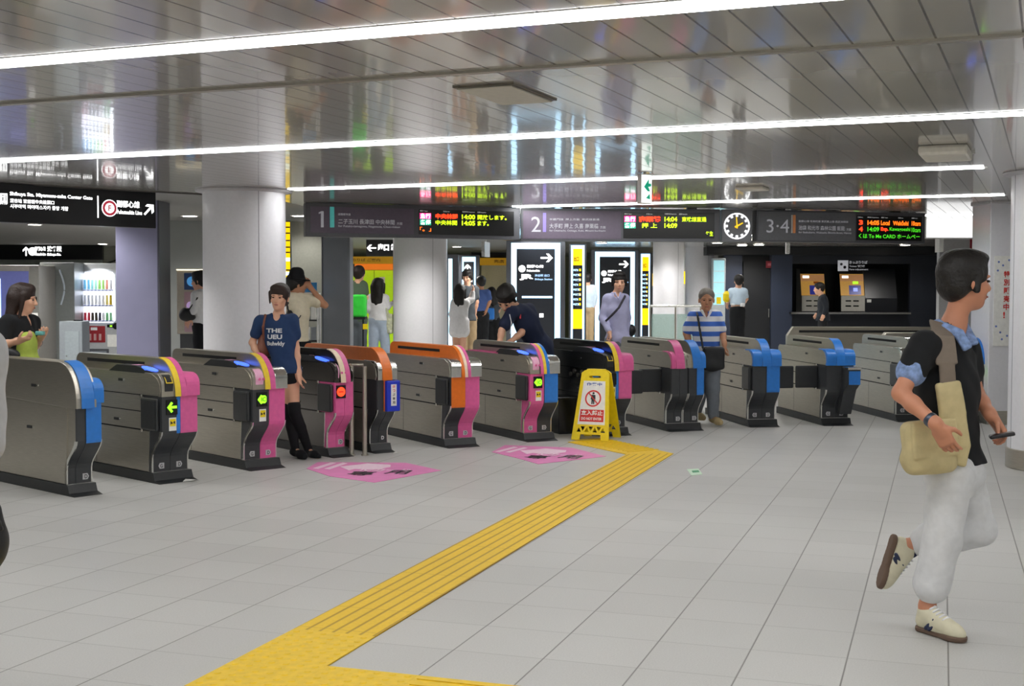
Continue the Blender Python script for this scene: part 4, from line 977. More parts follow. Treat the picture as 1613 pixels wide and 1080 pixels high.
person('passer-by in black walking left in front of the ticket machines', px, d, dict(head=(1289, 454), neck=(1293, 463), sl=(1294, 468, -.14), sr=(1297, 468, .14), el=(1298, 484, -.17), wl=(1294, 494, -.17), er=(1296, 484, .17), wr=(1290, 492, .17),
    hl=(1295, 500, -.07), hr=(1297, 500, .07), kl=(1290, 535, -.07), al=(1294, 566, -.07), kr=(1298, 535, .07), ar=(1306, 562, .07)), (85, 5, 0), res=.013, hair=HAIR, hstyle='short', top=dict(m=mat('near_black_jacket', '#171d26', .9), n='jacket', sleeve='long', hem=504), bottom=dict(m=BLKC), shoes=dict(m=BLKC))
d = 17; px = 314; C = conv(px, d)
t, P, HH = person('man in white shirt with a black bag, partly behind the round column', px, d, dict(head=(315, 444), neck=(318, 458), sl=(314, 466, -.16), sr=(321, 466, .14), el=(312, 488, -.20), wl=(306, 500, -.2), er=(318, 488, .2), wr=(308, 492, .15),
    hl=(317, 515, -.07), hr=(320, 515, .08), kl=(316, 570, -.07), al=(317, 626, -.07), kr=(322, 570, .08), ar=(323, 626, .08)), (75, 6, 0), res=.010, hair=HAIR, hstyle='full', top=dict(m=WHC, sleeve='long', hem=512), bottom=dict(m=BLKC), shoes=dict(m=BLKC))
bag('black shoulder bag on the man in white by the wall phone', 'shoulder_bag', [ell(C(299, 496, -.2), (.09, .08, .09), k=.02), ell(C(305, 500, -.2), (.08, .06, .05), k=.02)], BAGB, t, 0, strap=chain([C(318, 470, -.22), C(306, 488, -.24)], .012))
d = 24; px = 124
person('person in white half hidden behind the drinks machine', px, d, dict(head=(127, 455), neck=(127, 466), sl=(117, 472), sr=(136, 472), el=(115, 486), wl=(119, 495, -.1), er=(138, 486), wr=(136, 497),
    hl=(121, 502), hr=(131, 502), kl=(121, 545), al=(121, 583), kr=(131, 545), ar=(131, 583)), (60, 5, 0), res=.014, hair=HAIR, hstyle='full', face=False, top=dict(m=WHC, hem=492), bottom=dict(m=mat('orange_cloth', '#d97a4a', .8)), shoes=dict(m=BLKC))
d = 29; px = 930
t, P, HH = person('person in pale blue mostly hidden between the two glowing boards', px, d, dict(head=(925, 440), neck=(925, 449), sl=(917, 453), sr=(934, 453), el=(915, 468), wl=(918, 478), er=(937, 468), wr=(936, 480),
    hl=(921, 486), hr=(930, 486), kl=(921, 525), al=(921, 559), kr=(930, 525), ar=(930, 559)), (0, 5, 0), res=.014, hair=HAIR, hstyle='short', face=False, top=dict(m=LBL, sleeve='long', hem=484), bottom=dict(m=BEIGE), shoes=dict(m=BLKC))

# hurrying man at the right
d = 5.9; px = 1480; C = conv(px, d)
t, P, HH = person('man in black shirt and white cropped trousers hurrying to the right', px, d, dict(head=(1517, 443, -.02), neck=(1500, 513), sl=(1440, 545, -.13), sr=(1532, 545, .13), el=(1394, 618, -.22), wl=(1434, 668, -.36), er=(1553, 622, .12), wr=(1562, 652, .0),
    hl=(1490, 745, -.09), hr=(1524, 745, .09), kl=(1477, 850, -.10), al=(1455, 957, -.10), kr=(1556, 832, .10), ar=(1448, 862, .16), tl=(1480, 997, -.22), tr=(1420, 912, .17)), (-76, 2, 0), res=.0055, hair=HAIR, hstyle='full', skin=mat('ruddy_skin', '#c98a6c', .5, var=.04, scale=12), sc=1.0, hs=1.05,
    top=dict(m=BLKC, n='shirt', sleeve='short', f=.50, hem=728, g=.022, neck=2.1), bottom=dict(m=TRW, f=.68, cuff=.062, g=.022), shoes=None, fold=.004, build=1.0,
    hands={'l': dict(d=V3(.50, .0, -.85), palm=V3(.5, .9, .3), curl=.45), 'r': dict(d=V3(.45, -.2, -.75), palm=V3(-.2, -.3, -1), curl=.8)})
PL = mat('blue_plaid_cloth', '#7f97c4', .8, var=.35, scale=40)
sdf_obj('collar', belt_prims([C(1476, 506, .02), C(1478, 514, -.075), C(1496, 524, -.125), C(1508, 545, -.13)], .024, .012) + belt_prims([C(1508, 500, .09), C(1524, 512, .05), C(1530, 538, -.03)], .022, .012), .006, PL, t)
sdf_obj('sleeve_hem', [cap(lerp(P['sl'], P['el'], .50), lerp(P['sl'], P['el'], .54), .068, .068)], .006, PL, t)
for q in 'l': sdf_obj('wrist_band', [cap(lerp(P['w' + q], P['e' + q], .08), lerp(P['w' + q], P['e' + q], .16), .032, .033)], .005, mat('steel_blue_band', '#4c5566', .3, .6), t)
sdf_obj('bracelet', [cap(lerp(P['wr'], P['er'], .10), lerp(P['wr'], P['er'], .15), .031, .032)], .005, CHROME, t)
def sneaker(an, toe, zfloor=None):
    dd = unit(toe - an); u = unit(np.cross(np.cross(dd, V3(0, 0, 1)), dd)); hd_ = unit(dd * V3(1, 1, 0)) if zfloor is not None else dd
    # frame along the sole
    if zfloor is not None:
        f = hd_; up = V3(0, 0, 1); heel = V3(an[0], an[1], zfloor) - f * .055; L = .275
    else:
        f = unit(V3(-.25, .05, -.95)); up = unit(V3(.95, 0, -.25)); heel = an - f * .045 - up * .075; L = .275
    s = np.cross(f, up)
    M = np.stack([s, up, f], 1)
    pt = lambda a, b, c=0: heel + f * a + up * b + s * c
    sole = [cap(pt(.035, .012), pt(.12, .011), .036, .030, k=.03), cap(pt(.12, .011), pt(.215, .013), .030, .045, k=.03), cap(pt(.20, .013), pt(.235, .018), .043, .036, k=.02)]
    flat_ = [bx_(pt(.13, -.06), (.1, .06, .25), M, .002, k=.003, op='s'), bx_(pt(.13, .084), (.1, .06, .25), M, .002, k=.003, op='s')]
    upr = [cap(pt(.038, .045), pt(.12, .045), .034, .032, k=.03), cap(pt(.12, .040), pt(.215, .035), .034, .036, k=.03), cap(pt(.215, .034), pt(.24, .030), .034, .028, k=.02), cap(pt(.045, .06), pt(.048, .092), .036, .034, k=.02), cap(pt(.07, .085), pt(.17, .052), .043, .036, k=.03),
           bx_(pt(.13, -.04), (.1, .06, .25), M, .002, k=.003, op='s'), cap(pt(.06, .10), pt(.052, .14), .030, .034, k=.008, op='s')]
    sn = sdf_obj('shoe', upr, .005, OFFW, t)
    sdf_obj('sole', sole + flat_, .005, SOLE, sn)
    sdf_obj('sock', [cap(pt(.055, .075), pt(.055, .108), .034, .035, k=.01)], .005, mat('dark_blue_sock', '#1f2a4c', .8), sn)
    for i in range(5):
        a = .095 + i * .018; hgt = .120 - i * .0085
        sdf_obj('lace', [cap(pt(a, hgt - .004, -.024), pt(a + .006, hgt + .006, 0), .0055, k=.003), cap(pt(a + .006, hgt + .006, 0), pt(a, hgt - .004, .024), .0055, k=.003)], .0035, WHC, sn)
    sdf_obj('dark_stripe', [cap(pt(.085, .030, q * .040), pt(.125, .075, q * .034), .009, k=.003) for q in (-1, 1)] + [cap(pt(.105, .028, q * .042), pt(.145, .062, q * .034), .008, k=.003) for q in (-1, 1)], .004, mat('navy_stripe', '#2a3350', .6), sn)
sneaker(P['al'], P['tl'], .002)
sneaker(P['ar'], P['tr'])
CAN = mat('beige_canvas', '#c8b98c', .85, var=.08, scale=20); WEB = mat('grey_brown_webbing', '#7d7165', .8)
bag('large beige canvas shoulder bag swinging at the side of the hurrying man', 'messenger_bag', [bx_(C(1443, 702, -.19), (.115, .055, .12), frame(V3(1, .1, .10), V3(-.1, 0, 1)), .04), ell(C(1443, 722, -.19), (.125, .065, .06), k=.03), bx_(C(1446, 690, -.245), (.105, .012, .085), frame(V3(1, .1, .10), V3(-.1, 0, 1)), .01)], CAN, t, 0, res=.006,
    strap=belt_prims([C(1474, 508, -.05), C(1468, 530, -.155), C(1470, 570, -.185)], .050, .008) + belt_prims([C(1470, 570, -.185), C(1473, 606, -.185)], .036, .010), sm=WEB)
q = bag('hanging beige flap cloth joined to the bag strap of the hurrying man', 'scarf', belt_prims([C(1473, 606, -.185), C(1480, 650, -.19), C(1487, 700, -.20), C(1482, 725, -.20)], .058, .018), CAN, t, 0, res=.006, cat='cloth')
ph = sdf_obj('mobile_phone', [bx_(C(1569, 684, -.10), (.055, .025, .009), frame(V3(1, -.2, .22), V3(-.2, 0, 1)), .006), ], .004, mat('black_phone', '#1c1a20', .3), None)
ph.location = t.location; ph.rotation_euler = t.rotation_euler; tag(ph, 'dark mobile phone in the right hand of the hurrying man', 'phone')

# somebody just leaving at the left edge
d = 4.2; px = -60; C = conv(px, d)
t, P, HH = person('grey short sleeved arm of a person cut off by the left edge', px, d, dict(head=(-75, 420), neck=(-72, 500), sl=(-150, 560, .1), sr=(-20, 555, -.05), el=(-165, 700, .1), wl=(-150, 820, 0), er=(-13, 712, -.10), wr=(-26, 770, -.15),
    hl=(-160, 880), hr=(-100, 880), kl=(-160, 1050), al=(-160, 1215), kr=(-100, 1050), ar=(-100, 1215)), (60, 3, 0), res=.010, hair=HAIR, hstyle='short', face=True, top=dict(m=GSH, n='shirt', sleeve='short', f=.92, hem=860, g=.036), bottom=dict(m=DKSH), shoes=dict(m=BLKC), sc=.98)
bag('black rounded bag hanging into view at the left edge', 'handbag', [ell(C(-14, 856, -.15), (.108, .09, .11), k=.02), cap(C(-8, 812, -.15), C(-14, 876, -.15), .060, .085, k=.03), cap(C(20, 806, -.15), C(28, 832, -.15), .022, .016, k=.02)], BAGB, t, 0, strap=chain([C(-28, 778, -.15), C(-8, 792, -.15), C(16, 800, -.15), C(30, 826, -.18), C(35, 836, -.18)], .011), res=.008)

# ---------------------------------------------------------------- columns and near structure
COLM = mat('pale_lilac_grey_enamel', '#e9e9ee', .28, var=.02, spec=.5)
def column(px, d, r, label, base=True, collar=True):
    c = at(px, d)
    t = thing('column', label, 'column', tuple(c), 0)
    MB().cyl((0, 0), r, .0, CEIL, 64).build('shaft', COLM, t, smooth=True)
    for a in (R(200), R(320), R(80)):   # upright joints between the enamel sheets
        x, y = r * cos(a), r * sin(a)
        q = MB().box(-.003, .003, -.0015, .0015, .16, CEIL - .03).build('joint', mat('joint_grey', '#8f9098', .5), t); q.location = (x, y, 0); q.rotation_euler = (0, 0, a + pi / 2)
    if base: MB().lathe([(r + .004, 0), (r + .012, .004), (r + .012, .17), (r + .004, .175)], 64).build('base_band', STEEL, t, smooth=True)
    if collar: MB().lathe([(r + .01, CEIL - .03), (r + .07, CEIL - .018), (r + .075, CEIL - .002), (r + .01, CEIL - .001)], 64).build('collar', mat('collar_grey', '#c3c3c6', .4), t, smooth=True)
    return t, c
column(386, 13.6, .43, 'wide round column at the left behind the walking woman')
column(662, 20.5, .43, 'wide round column in the middle of the hall')
column(1671, 11.3, .43, 'round column with a steel base at the right edge')
c3 = at(1590, 15.3)
t = thing('column', 'square pale column behind the right hand round column', 'column', tuple(c3), VR)
MB().box(-.36, .36, -.3, .3, 0, CEIL).build('shaft', COLM, t, .01); box('base_band', STEEL, t, -.365, .365, -.305, .305, 0, .16)
MB().lathe([(.30, CEIL - .03), (.46, CEIL - .018), (.46, CEIL - .001)], 40).build('collar', mat('collar_grey', '#c3c3c6', .4), t)
c = at(532, 18.2)
t = thing('column', 'dark grey metal clad pillar beside the green shop front', 'column', tuple(c), VR)
MB().box(-.20, .20, -.2, .2, 0, CEIL).build('shaft', mat('dark_metal_cladding', '#80848b', .28, .6, var=.06, scale=3), t, .03)
box('base_band', DARK, t, -.203, .203, -.203, .203, 0, .12)
c = at(227, 16.2)
t = thing('column', 'lavender grey square pillar beside the drinks machine', 'column', tuple(c), VR)
MB().box(-.27, .25, -.25, .25, 0, CEIL + .06).build('shaft', mat('lavender_grey_paint', '#8585a2', .45, var=.04, scale=4), t, .006)
box('corner_strip', mat('dark_corner_strip', '#4a4a55', .4), t, .25, .272, -.25, .25, 0, CEIL + .06)
box('base_band', DARK, t, -.273, .275, -.253, .253, 0, .12)
# grey wall pieces
def wallslab(name, pxa, pxb, d, m, z0=0., z1=CEIL, th=.15, rot=0.):
    a = at(pxa, d); b = at(pxb, d)
    L = (b - a).length
    o = box(name, m, None, 0, L, 0, th, z0, z1, kind='structure'); o.location = (a.x, a.y, 0); o.rotation_euler = (0, 0, VR + rot)
    return o
GWALL = mat('satin_grey_wall_sheet', '#a3a7a6', .3, .0, var=.05, scale=2)
wallslab('wall_left', 248, 470, 20.6, GWALL, z1=CEIL + .06)
wallslab('wall_back', 452, 516, 19.6, mat('olive_grey_wall', '#84857c', .4, .2), z1=CEIL)
wallslab('wall_right', 1478, 1720, 23.0, WALLG)
wallslab('wall_back', 1038, 1130, 34.0, mat('white_lit_wall', '#f0f0f0', .4))
wallslab('wall_back', 758, 800, 36.0, mat('warm_cream_wall', '#e3d9bd', .5))
wallslab('wall_back', -60, 200, 37.0, mat('pale_green_grey_wall', '#c5cec8', .5), z1=CEIL + .06)
# white columns far back
for px, d, r, lb in ((1052, 27.5, .33, 'white round column far back beside the glowing boards'), (1100, 31, .36, 'white round column far back beside the dark alcove')):
    t, c = column(px, d, r, lb, collar=False)
# white beam at the right; its glowing front stands in for the row's light
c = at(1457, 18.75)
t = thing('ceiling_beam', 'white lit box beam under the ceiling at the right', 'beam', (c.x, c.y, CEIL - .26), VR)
box('casing', WHITE, t, 0, .95, .01, .5, 0, .259); box('glow_front', mat('white_beam_glow', '#ffffff', .5, emit=.9), t, 0, .95, 0, .01, 0, .259)

# ---------------------------------------------------------------- hanging departure boards
def panel_text(t, rows_, x0, y, base_z):
    for (s, m, x, z, h, w) in rows_: text(t, s, m, (x0 + x, y, base_z + z), h=h, w=w, bold=.015)
def hung_sign(name, label, pa, da, pb, db, ztop, hgt, th, m, group=None, hang=(.2, .8)):
    a = at(pa, da); b = at(pb, db); v = b - a; L = v.length
    t = thing(name, label, 'sign', (a.x, a.y, ztop - hgt), atan2(v.y, v.x), group)
    MB().box(.003, L - .003, 0, th, 0, hgt).build('case', m, t, .006)
    for q in hang:
        x = L * q
        if ztop < CEIL - .01:
            h_ = MB().cyl((x, th / 2), .02, hgt, CEIL - (ztop - hgt), 10).build('hanger', BLACK, t)
            box('bracket', BLACK, h_, x - .06, x + .06, th / 2 - .04, th / 2 + .04, CEIL - (ztop - hgt) - .05, CEIL - (ztop - hgt) - .001)
    return t, L
MAG = mat('magenta_led', '#ff2f7e', .5, emit=1.6)
WLED = mat('white_led', '#f4f0ff', .5, emit=1.4)
TLED = mat('teal_led_ground', '#1fae86', .5, emit=.8)
SML = mat('small_white_caption', '#c8c8c8', .5, emit=.4)
# board 1
SG1 = None
def led(s, x0, W, items):
    for (tx, m, f0, f1, z, h, bd) in items: text(s, tx, m, (x0 + f0 * W, -.012, z), h=h, w=(f1 - f0) * W, bold=bd)
t, L = hung_sign('departure_board', 'hanging departure board for platform 1, mauve panel with teal bar', 482, 15.3, 819, 16.2, 2.595, .40, .14, SIGNF, hang=(.235, .87))
box('name_panel', SIGNP, t, .06, L * .49, -.006, .0, .045, .355)
box('number_bar', mat('teal_bar', '#4fb3ae', .4, emit=.2), t, L * .108, L * .127, -.010, -.006, .11, .355)
MB().prism([(L * .068, .11), (L * .080, .11), (L * .080, .30), (L * .070, .30), (L * .058, .285), (L * .058, .268), (L * .068, .276)], -.010, -.007).build('platform_number', GREYL, t)
text(t, '田園都市線', GREYL, (L * .145, -.010, .255), h=.028, w=L * .055)
text(t, '二子玉川 長津田 中央林間', GREYL, (L * .145, -.010, .155), h=.060, w=L * .255)
text(t, '方面', GREYL, (L * .410, -.010, .155), h=.032, w=L * .026)
text(t, 'for Futako-tamagawa, Nagatsuta, Chuo-rinkan', GREYL, (L * .145, -.010, .110), h=.032, w=L * .28)
xa, xb = L * .513, L * .968; W = xb - xa
s = box('led_screen', LED, t, xa, xb, -.008, .0, .045, .350)
box('led_cell', MAG, s, xa + .01 * W, xa + .125 * W, -.0095, -.0085, .235, .305); box('led_cell', TLED, s, xa + .01 * W, xa + .125 * W, -.0095, -.0085, .16, .232)
led(s, xa, W, [('種別 Type', SML, .01, .09, .322, .018, .01), ('行先 for', SML, .25, .32, .322, .018, .01), ('発車時刻 Departure', SML, .45, .58, .322, .018, .01), ('記事 Remarks', SML, .61, .70, .322, .018, .01),
    ('急行', WLED, .015, .12, .24, .062, .02), ('各停', WLED, .015, .12, .164, .062, .02), ('「。」', ORANGEL, .01, .125, .082, .055, .02),
    ('中央林間', REDL, .17, .40, .24, .064, .04), ('中央林間', YGL, .17, .395, .164, .060, .02), ('14:00', YGL, .445, .585, .24, .060, .03), ('開放します。', YGL, .61, .92, .24, .060, .02), ('14:05', YGL, .445, .585, .164, .060, .03), ('ます。', YGL, .61, .73, .164, .060, .02)])
# board 2
t, L = hung_sign('departure_board', 'hanging departure board for platform 2, mauve panel with violet bar', 820, 16.2, 1133, 16.3, 2.588, .41, .14, SIGNF, hang=(.235, .86))
box('name_panel', SIGNP, t, .03, L * .50, -.006, .0, .03, .38)
box('number_bar', mat('violet_bar', '#8d7fc4', .4, emit=.2), t, L * .110, L * .126, -.010, -.006, .115, .355)
text(t, '2', GREYL, (L * .052, -.010, .115), h=.19, bold=.0)
text(t, '半蔵門線  押上方面  東武線直通', GREYL, (L * .142, -.010, .260), h=.028, w=L * .25)
text(t, '大手町 押上 久喜 南栗橋', GREYL, (L * .142, -.010, .160), h=.062, w=L * .245)
text(t, '方面', GREYL, (L * .395, -.010, .160), h=.033, w=L * .028)
text(t, 'for Otemachi, Oshiage, Kuki, Minami-kurihashi', GREYL, (L * .142, -.010, .115), h=.030, w=L * .28)
xa, xb = L * .512, L * .970; W = xb - xa
s = box('led_screen', LED, t, xa, xb, -.008, .0, .040, .365)
box('led_cell', MAG, s, xa + .01 * W, xa + .135 * W, -.0095, -.0085, .245, .320); box('led_cell', TLED, s, xa + .01 * W, xa + .135 * W, -.0095, -.0085, .165, .240)
led(s, xa, W, [('種別 Type', SML, .01, .09, .336, .018, .01), ('行先 for', SML, .25, .32, .336, .018, .01), ('発車時刻 Departure', SML, .45, .58, .336, .020, .02), ('記事 Remarks', SML, .61, .70, .336, .020, .02),
    ('急行', WLED, .015, .13, .25, .064, .02), ('各停', WLED, .015, .13, .17, .064, .02), ('南栗橋', REDL, .17, .41, .247, .07, .05), ('押 上', YGL, .20, .37, .17, .062, .02),
    ('14:04', YGL, .45, .59, .25, .062, .03), ('14:09', YGL, .45, .59, .17, .062, .03), ('東武線直通', YGL, .64, .91, .25, .062, .02), ('年生', YGL, .905, .985, .07, .062, .02)])
# clock box
t, L = hung_sign('hanging_clock', 'round white ringed clock with yellow hands between the boards', 1135, 16.32, 1183, 16.33, 2.588, .41, .14, SIGNG, hang=())
t['category'] = 'clock'
cx, cz = L / 2, .200
ring = MB()
n = 40; o_ = disc(n, cx, cz, .165); i_ = disc(n, cx, cz, .150)
v = [(p[0], y, p[1]) for y in (-.006, -.001) for q in (o_, i_) for p in q]
ring.add(v, [(k, (k + 1) % n, n + (k + 1) % n, n + k) for k in range(n)] + [(80 + k, 120 + k, 120 + (k + 1) % n, 80 + (k + 1) % n) for k in range(n)] + [(k, 80 + k, 80 + (k + 1) % n, (k + 1) % n) for k in range(n)] + [(40 + k, 40 + (k + 1) % n, 120 + (k + 1) % n, 120 + k) for k in range(n)])
ring.build('rim', WHITEL, t)
for k in range(12):
    a = k * pi / 6; mk = MB().box(-.014, .014, -.008, -.002, .118, .152).build('hour_mark', WHITEL, t); mk.location = (cx, 0, cz); mk.rotation_euler = (0, a, 0)
YH = mat('yellow_hand', '#e8c020', .5, emit=.7)
for ln, w_, a in ((.085, .012, R(62)), (.115, .009, R(-4))):
    q = MB().prism([(-w_, -.03), (w_, -.03), (w_ * .6, ln), (-w_ * .6, ln)], -.013, -.009).build('hand', YH, t); q.location = (cx, 0, cz); q.rotation_euler = (0, a, 0)
# board 3
t, L = hung_sign('departure_board', 'hanging departure board for platforms 3 and 4, grey panel with orange bar', 1190, 16.35, 1455, 17.0, 2.588, .405, .14, SIGNF, hang=(.145, .83))
box('name_panel', SIGNG, t, .02, L * .575, -.006, .0, .02, .385)
box('number_bar', mat('orange_brown_bar', '#c98252', .4, emit=.1), t, L * .207, L * .222, -.010, -.006, .115, .345); box('number_bar', mat('pale_bar', '#c9c4bc', .4), t, L * .197, L * .205, -.010, -.006, .115, .345)
text(t, '3·4', GREYL, (L * .055, -.010, .115), h=.17, w=L * .13, bold=.0)
text(t, '副都心線 有楽町線 東武東上線 西武池袋線', GREYL, (L * .24, -.010, .255), h=.028, w=L * .29)
text(t, '池袋 和光市 森林公園 飯能', GREYL, (L * .24, -.010, .155), h=.060, w=L * .27)
text(t, '方面', GREYL, (L * .52, -.010, .155), h=.033, w=L * .028)
text(t, 'for Ikebukuro, Wakoshi, Shinrin-koen, Hanno', GREYL, (L * .24, -.010, .110), h=.030, w=L * .31)
xa, xb = L * .582, L * .975; W = xb - xa
s = box('led_screen', LED, t, xa, xb, -.008, .0, .035, .355)
GL2 = mat('green_led_small', '#3fb81e', .5, emit=1.1)
led(s, xa, W, [('番線 No', SML, .01, .09, .325, .016, .01), ('時刻 Departure', SML, .16, .33, .325, .016, .02), ('種別 Type', SML, .37, .47, .325, .016, .01), ('行先 for', SML, .63, .71, .325, .016, .01), ('両数 Cars', SML, .84, .93, .325, .016, .01),
    ('3', REDL, .03, .09, .235, .062, .04), ('4', REDL, .03, .09, .150, .062, .04), ('14:05', ORANGEL, .16, .34, .235, .060, .04), ('Local', ORANGEL, .365, .50, .235, .060, .03), ('Wakōshi', ORANGEL, .55, .79, .235, .060, .03), ('10cars', ORANGEL, .84, .98, .235, .060, .03),
    ('14:09', GL2, .16, .34, .150, .060, .03), ('Exp.', REDL, .365, .48, .150, .060, .04), ('Kawagoeshi', GL2, .50, .82, .150, .060, .02), ('10cars', GL2, .84, .98, .150, .060, .02), ('くは To Me CARD ホームペー', GL2, .03, .97, .062, .060, .02)])

# black line sign at the left
t, L = hung_sign('direction_sign', 'large black hanging sign with red ringed line mark and arrow at the left', -60, 12.3, 248, 13.8, 2.598, .385, .10, mat('black_sign_case', '#101115', .35), hang=())
k = L / (248 + 60)
X = lambda px: (px + 60) * k
WL2 = mat('bright_white_lettering', '#ffffff', .5, emit=1.8)
text(t, '渋谷駅宮益坂中央改札', WL2, (X(-57), -.004, .17), h=.11, w=.44, bold=.01)
text(t, '口', WL2, (X(-2), -.004, .18), h=.10, w=.07, bold=.02)
text(t, 'Shibuya Sta. Miyamasu-zaka Center Gate', WL2, (X(12), -.004, .255), h=.046, w=X(140) - X(12), bold=.02)
text(t, '涩谷站 宫益坂中央检票口', WL2, (X(12), -.004, .195), h=.040, w=X(79) - X(12), bold=.01)
text(t, '시부야역 미야마스자카 중앙 개찰', WL2, (X(12), -.004, .140), h=.042, w=X(101) - X(12), bold=.01)
box('divider', WL2, t, X(148), X(149.8), -.004, -.001, .085, .31)
MB().cyl((X(168), .19), .088, -.004, -.001, 40, axis='y').build('line_mark', WHITEL, t)
MB().cyl((X(168), .19), .078, -.006, -.0041, 40, axis='y').build('red_ring', mat('dark_red_ring', '#a02a3a', .5, emit=.6), t)
MB().cyl((X(168), .19), .052, -.008, -.0061, 40, axis='y').build('line_disc', WHITEL, t)
text(t, 'F', mat('dark_red_ring', '#a02a3a', .5), (X(168) - .018, -.010, .160), h=.06, w=.036, bold=.03)
text(t, '副都心線', WL2, (X(180), -.004, .205), h=.072, w=X(219) - X(180), bold=.02)
text(t, 'Fukutoshin Line', WL2, (X(180), -.004, .135), h=.042, w=X(223) - X(180), bold=.02)
def arrow(par, cx, cz, s, ang, m, y=-.004, nm='arrow'):
    pts = [(-.07, -.5), (.07, -.5), (.07, .22), (.36, -.04), (.36, .18), (0, .52), (-.36, .18), (-.36, -.04), (-.07, .22)]
    a = R(ang)
    P_ = [(cx + s * (x * cos(a) - z * sin(a)), cz + s * (x * sin(a) + z * cos(a))) for x, z in pts]
    return MB().prism(P_, y, y + .003).build(nm, m, par)
a_ = arrow(t, X(235), .195, .15, -45, WL2)

# second black sign far left
t, L = hung_sign('direction_sign', 'smaller black hanging sign with up arrow, far back at the left', -40, 31.5, 163, 31.5, 2.655, .36, .12, mat('black_sign_case', '#101115', .35), hang=())
k = L / 203; X = lambda px: (px + 40) * k
arrow(t, X(43), .20, .22, 0, WL2)
MB().cyl((X(53), .20), .10, -.004, -.001, 30, axis='y').build('line_mark', WL2, t)
text(t, '副都心線', WL2, (X(57), -.004, .21), h=.11, w=X(74) - X(57), bold=.04); text(t, 'Fukutoshin Line', WL2, (X(57), -.004, .10), h=.07, w=X(74) - X(57), bold=.03)
text(t, '渋谷駅', WL2, (X(76), -.004, .19), h=.14, w=X(99) - X(76), bold=.06); text(t, 'Shibuya Sta.', WL2, (X(76), -.004, .08), h=.08, w=X(98) - X(76), bold=.05)
# small black sign over the green shop
t, L = hung_sign('direction_sign', 'black hanging sign with white lettering above the green shop front', 577, 28, 640, 28, 2.659, .36, .10, mat('black_sign_case', '#101115', .35), hang=())
k = L / 63
arrow(t, .12, .18, .20, 90, WL2); text(t, '出口', WL2, (.26, -.004, .12), h=.15, w=.24, bold=.06); text(t, '銀座線', WL2, (.54, -.004, .12), h=.15, w=.26, bold=.06)

# green running arrow sign edge on
a = at(1008, 11.45); 
t = thing('exit_sign', 'small white hanging sign with a green arrow under the second light row', 'sign', (a.x, a.y, CEIL - .275), VR + R(28))
MB().box(-.02, .10, -.03, .03, 0, .265).build('case', WHITE, t, .006); box('face', mat('pale_lit_face', '#f2fbf6', .4, emit=.9), t, -.012, .092, -.034, -.030, .01, .255)
GE = mat('exit_green', '#109a78', .4, emit=.5)
MB().prism([(.01, .15), (.06, .22), (.06, .18), (.085, .18), (.085, .155), (.055, .150), (.075, .11), (.05, .11)], -.037, -.0345).build('green_arrow', GE, t)
MB().prism([(.03, .05), (.07, .09), (.075, .04)], -.037, -.0345).build('green_mark', GE, t)
MB().cyl((.04, 0), .012, .265, .275, 8).build('hanger', CHROME, t)

# ceiling fittings
c = at(798, 7.3)
t = thing('air_vent', 'flat rectangular air vent in the ceiling near the middle', 'air vent', (-2.21, 6.50, CEIL), -SK)
MB().box(-.17, .17, -.31, .31, -.008, 0).build('frame', mat('dark_vent_frame', '#6a655c', .4), t); box('cover', mat('cream_vent_cover', '#bdbab0', .5), t, -.15, .15, -.29, .29, -.018, -.008, .004)
t = thing('ceiling_unit', 'long cream box fixed to the ceiling at the right', 'ceiling fitting', (.01, 10.0, CEIL), -SK)
MB().box(-.17, .17, -.30, .30, -.07, 0).build('casing', mat('cream_casing', '#e6e1d4', .4), t, .02); box('bracket', WHITE, t, -.19, .19, .20, .26, -.02, -.0005)
t = thing('ceiling_unit', 'small flat cream fitting on the ceiling above the clock', 'ceiling fitting', (-1.83, 13.1, CEIL), -SK)
MB().box(-.14, .14, -.16, .16, -.03, 0).build('casing', mat('cream_casing', '#e6e1d4', .4), t, .01)

# ---------------------------------------------------------------- glowing guide boards
def tower(label, pa, pb, d, ztop, texts=True, depth=.5, hide_side=False, small=False):
    a = at(pa, d); b = at(pb, d); L = (b - a).length
    t = thing('guide_board', label, 'lit guide board', (a.x, a.y, 0), VR)
    MB().box(-.10, L + .10, .0, depth, 0, ztop + .05).build('case', mat('grey_metal_case', '#6f7177', .3, .7), t, .01)
    MB().box(0, L, -.02, -.0, .10, ztop).build('light_border', GLOW, t)
    pb_ = box('panel', mat('black_panel', '#2a2e36', .35), t, L * .11, L * .89, -.030, -.020, .16, ztop - .12)
    if texts:
        arrow(pb_, L * .72, ztop - .30, .24 * L, -90, WL2, y=-.036)
        MB().cyl((L * .22, ztop - .52), .07 * L, -.036, -.031, 28, axis='y').build('line_mark', WL2, pb_)
        text(pb_, '副都心線', WL2, (L * .32, -.034, ztop - .50), h=.06, w=.34 * L, bold=.03); text(pb_, 'Fukutoshin', WL2, (L * .32, -.034, ztop - .58), h=.045, w=.26 * L, bold=.03)
        text(pb_, 'JR', WL2, (L * .17, -.034, ztop - .75), h=.12, w=.28 * L, bold=.06); text(pb_, '渋谷駅 出口', mat('pale_blue_lettering', '#a8ccf5', .5, emit=.9), (L * .48, -.034, ztop - .68), h=.05, w=.3 * L, bold=.02)
        text(pb_, 'Shibuya Station', mat('pale_blue_lettering', '#a8ccf5', .5, emit=.9), (L * .48, -.034, ztop - .76), h=.05, w=.36 * L, bold=.02)
        box('blue_line', GLOW, pb_, L * .22, L * .84, -.034, -.030, ztop - 1.11, ztop - 1.07)
        box('white_square', WL2, pb_, L * .58, L * .66, -.034, -.030, ztop - 1.50, ztop - 1.42)
    return t, L
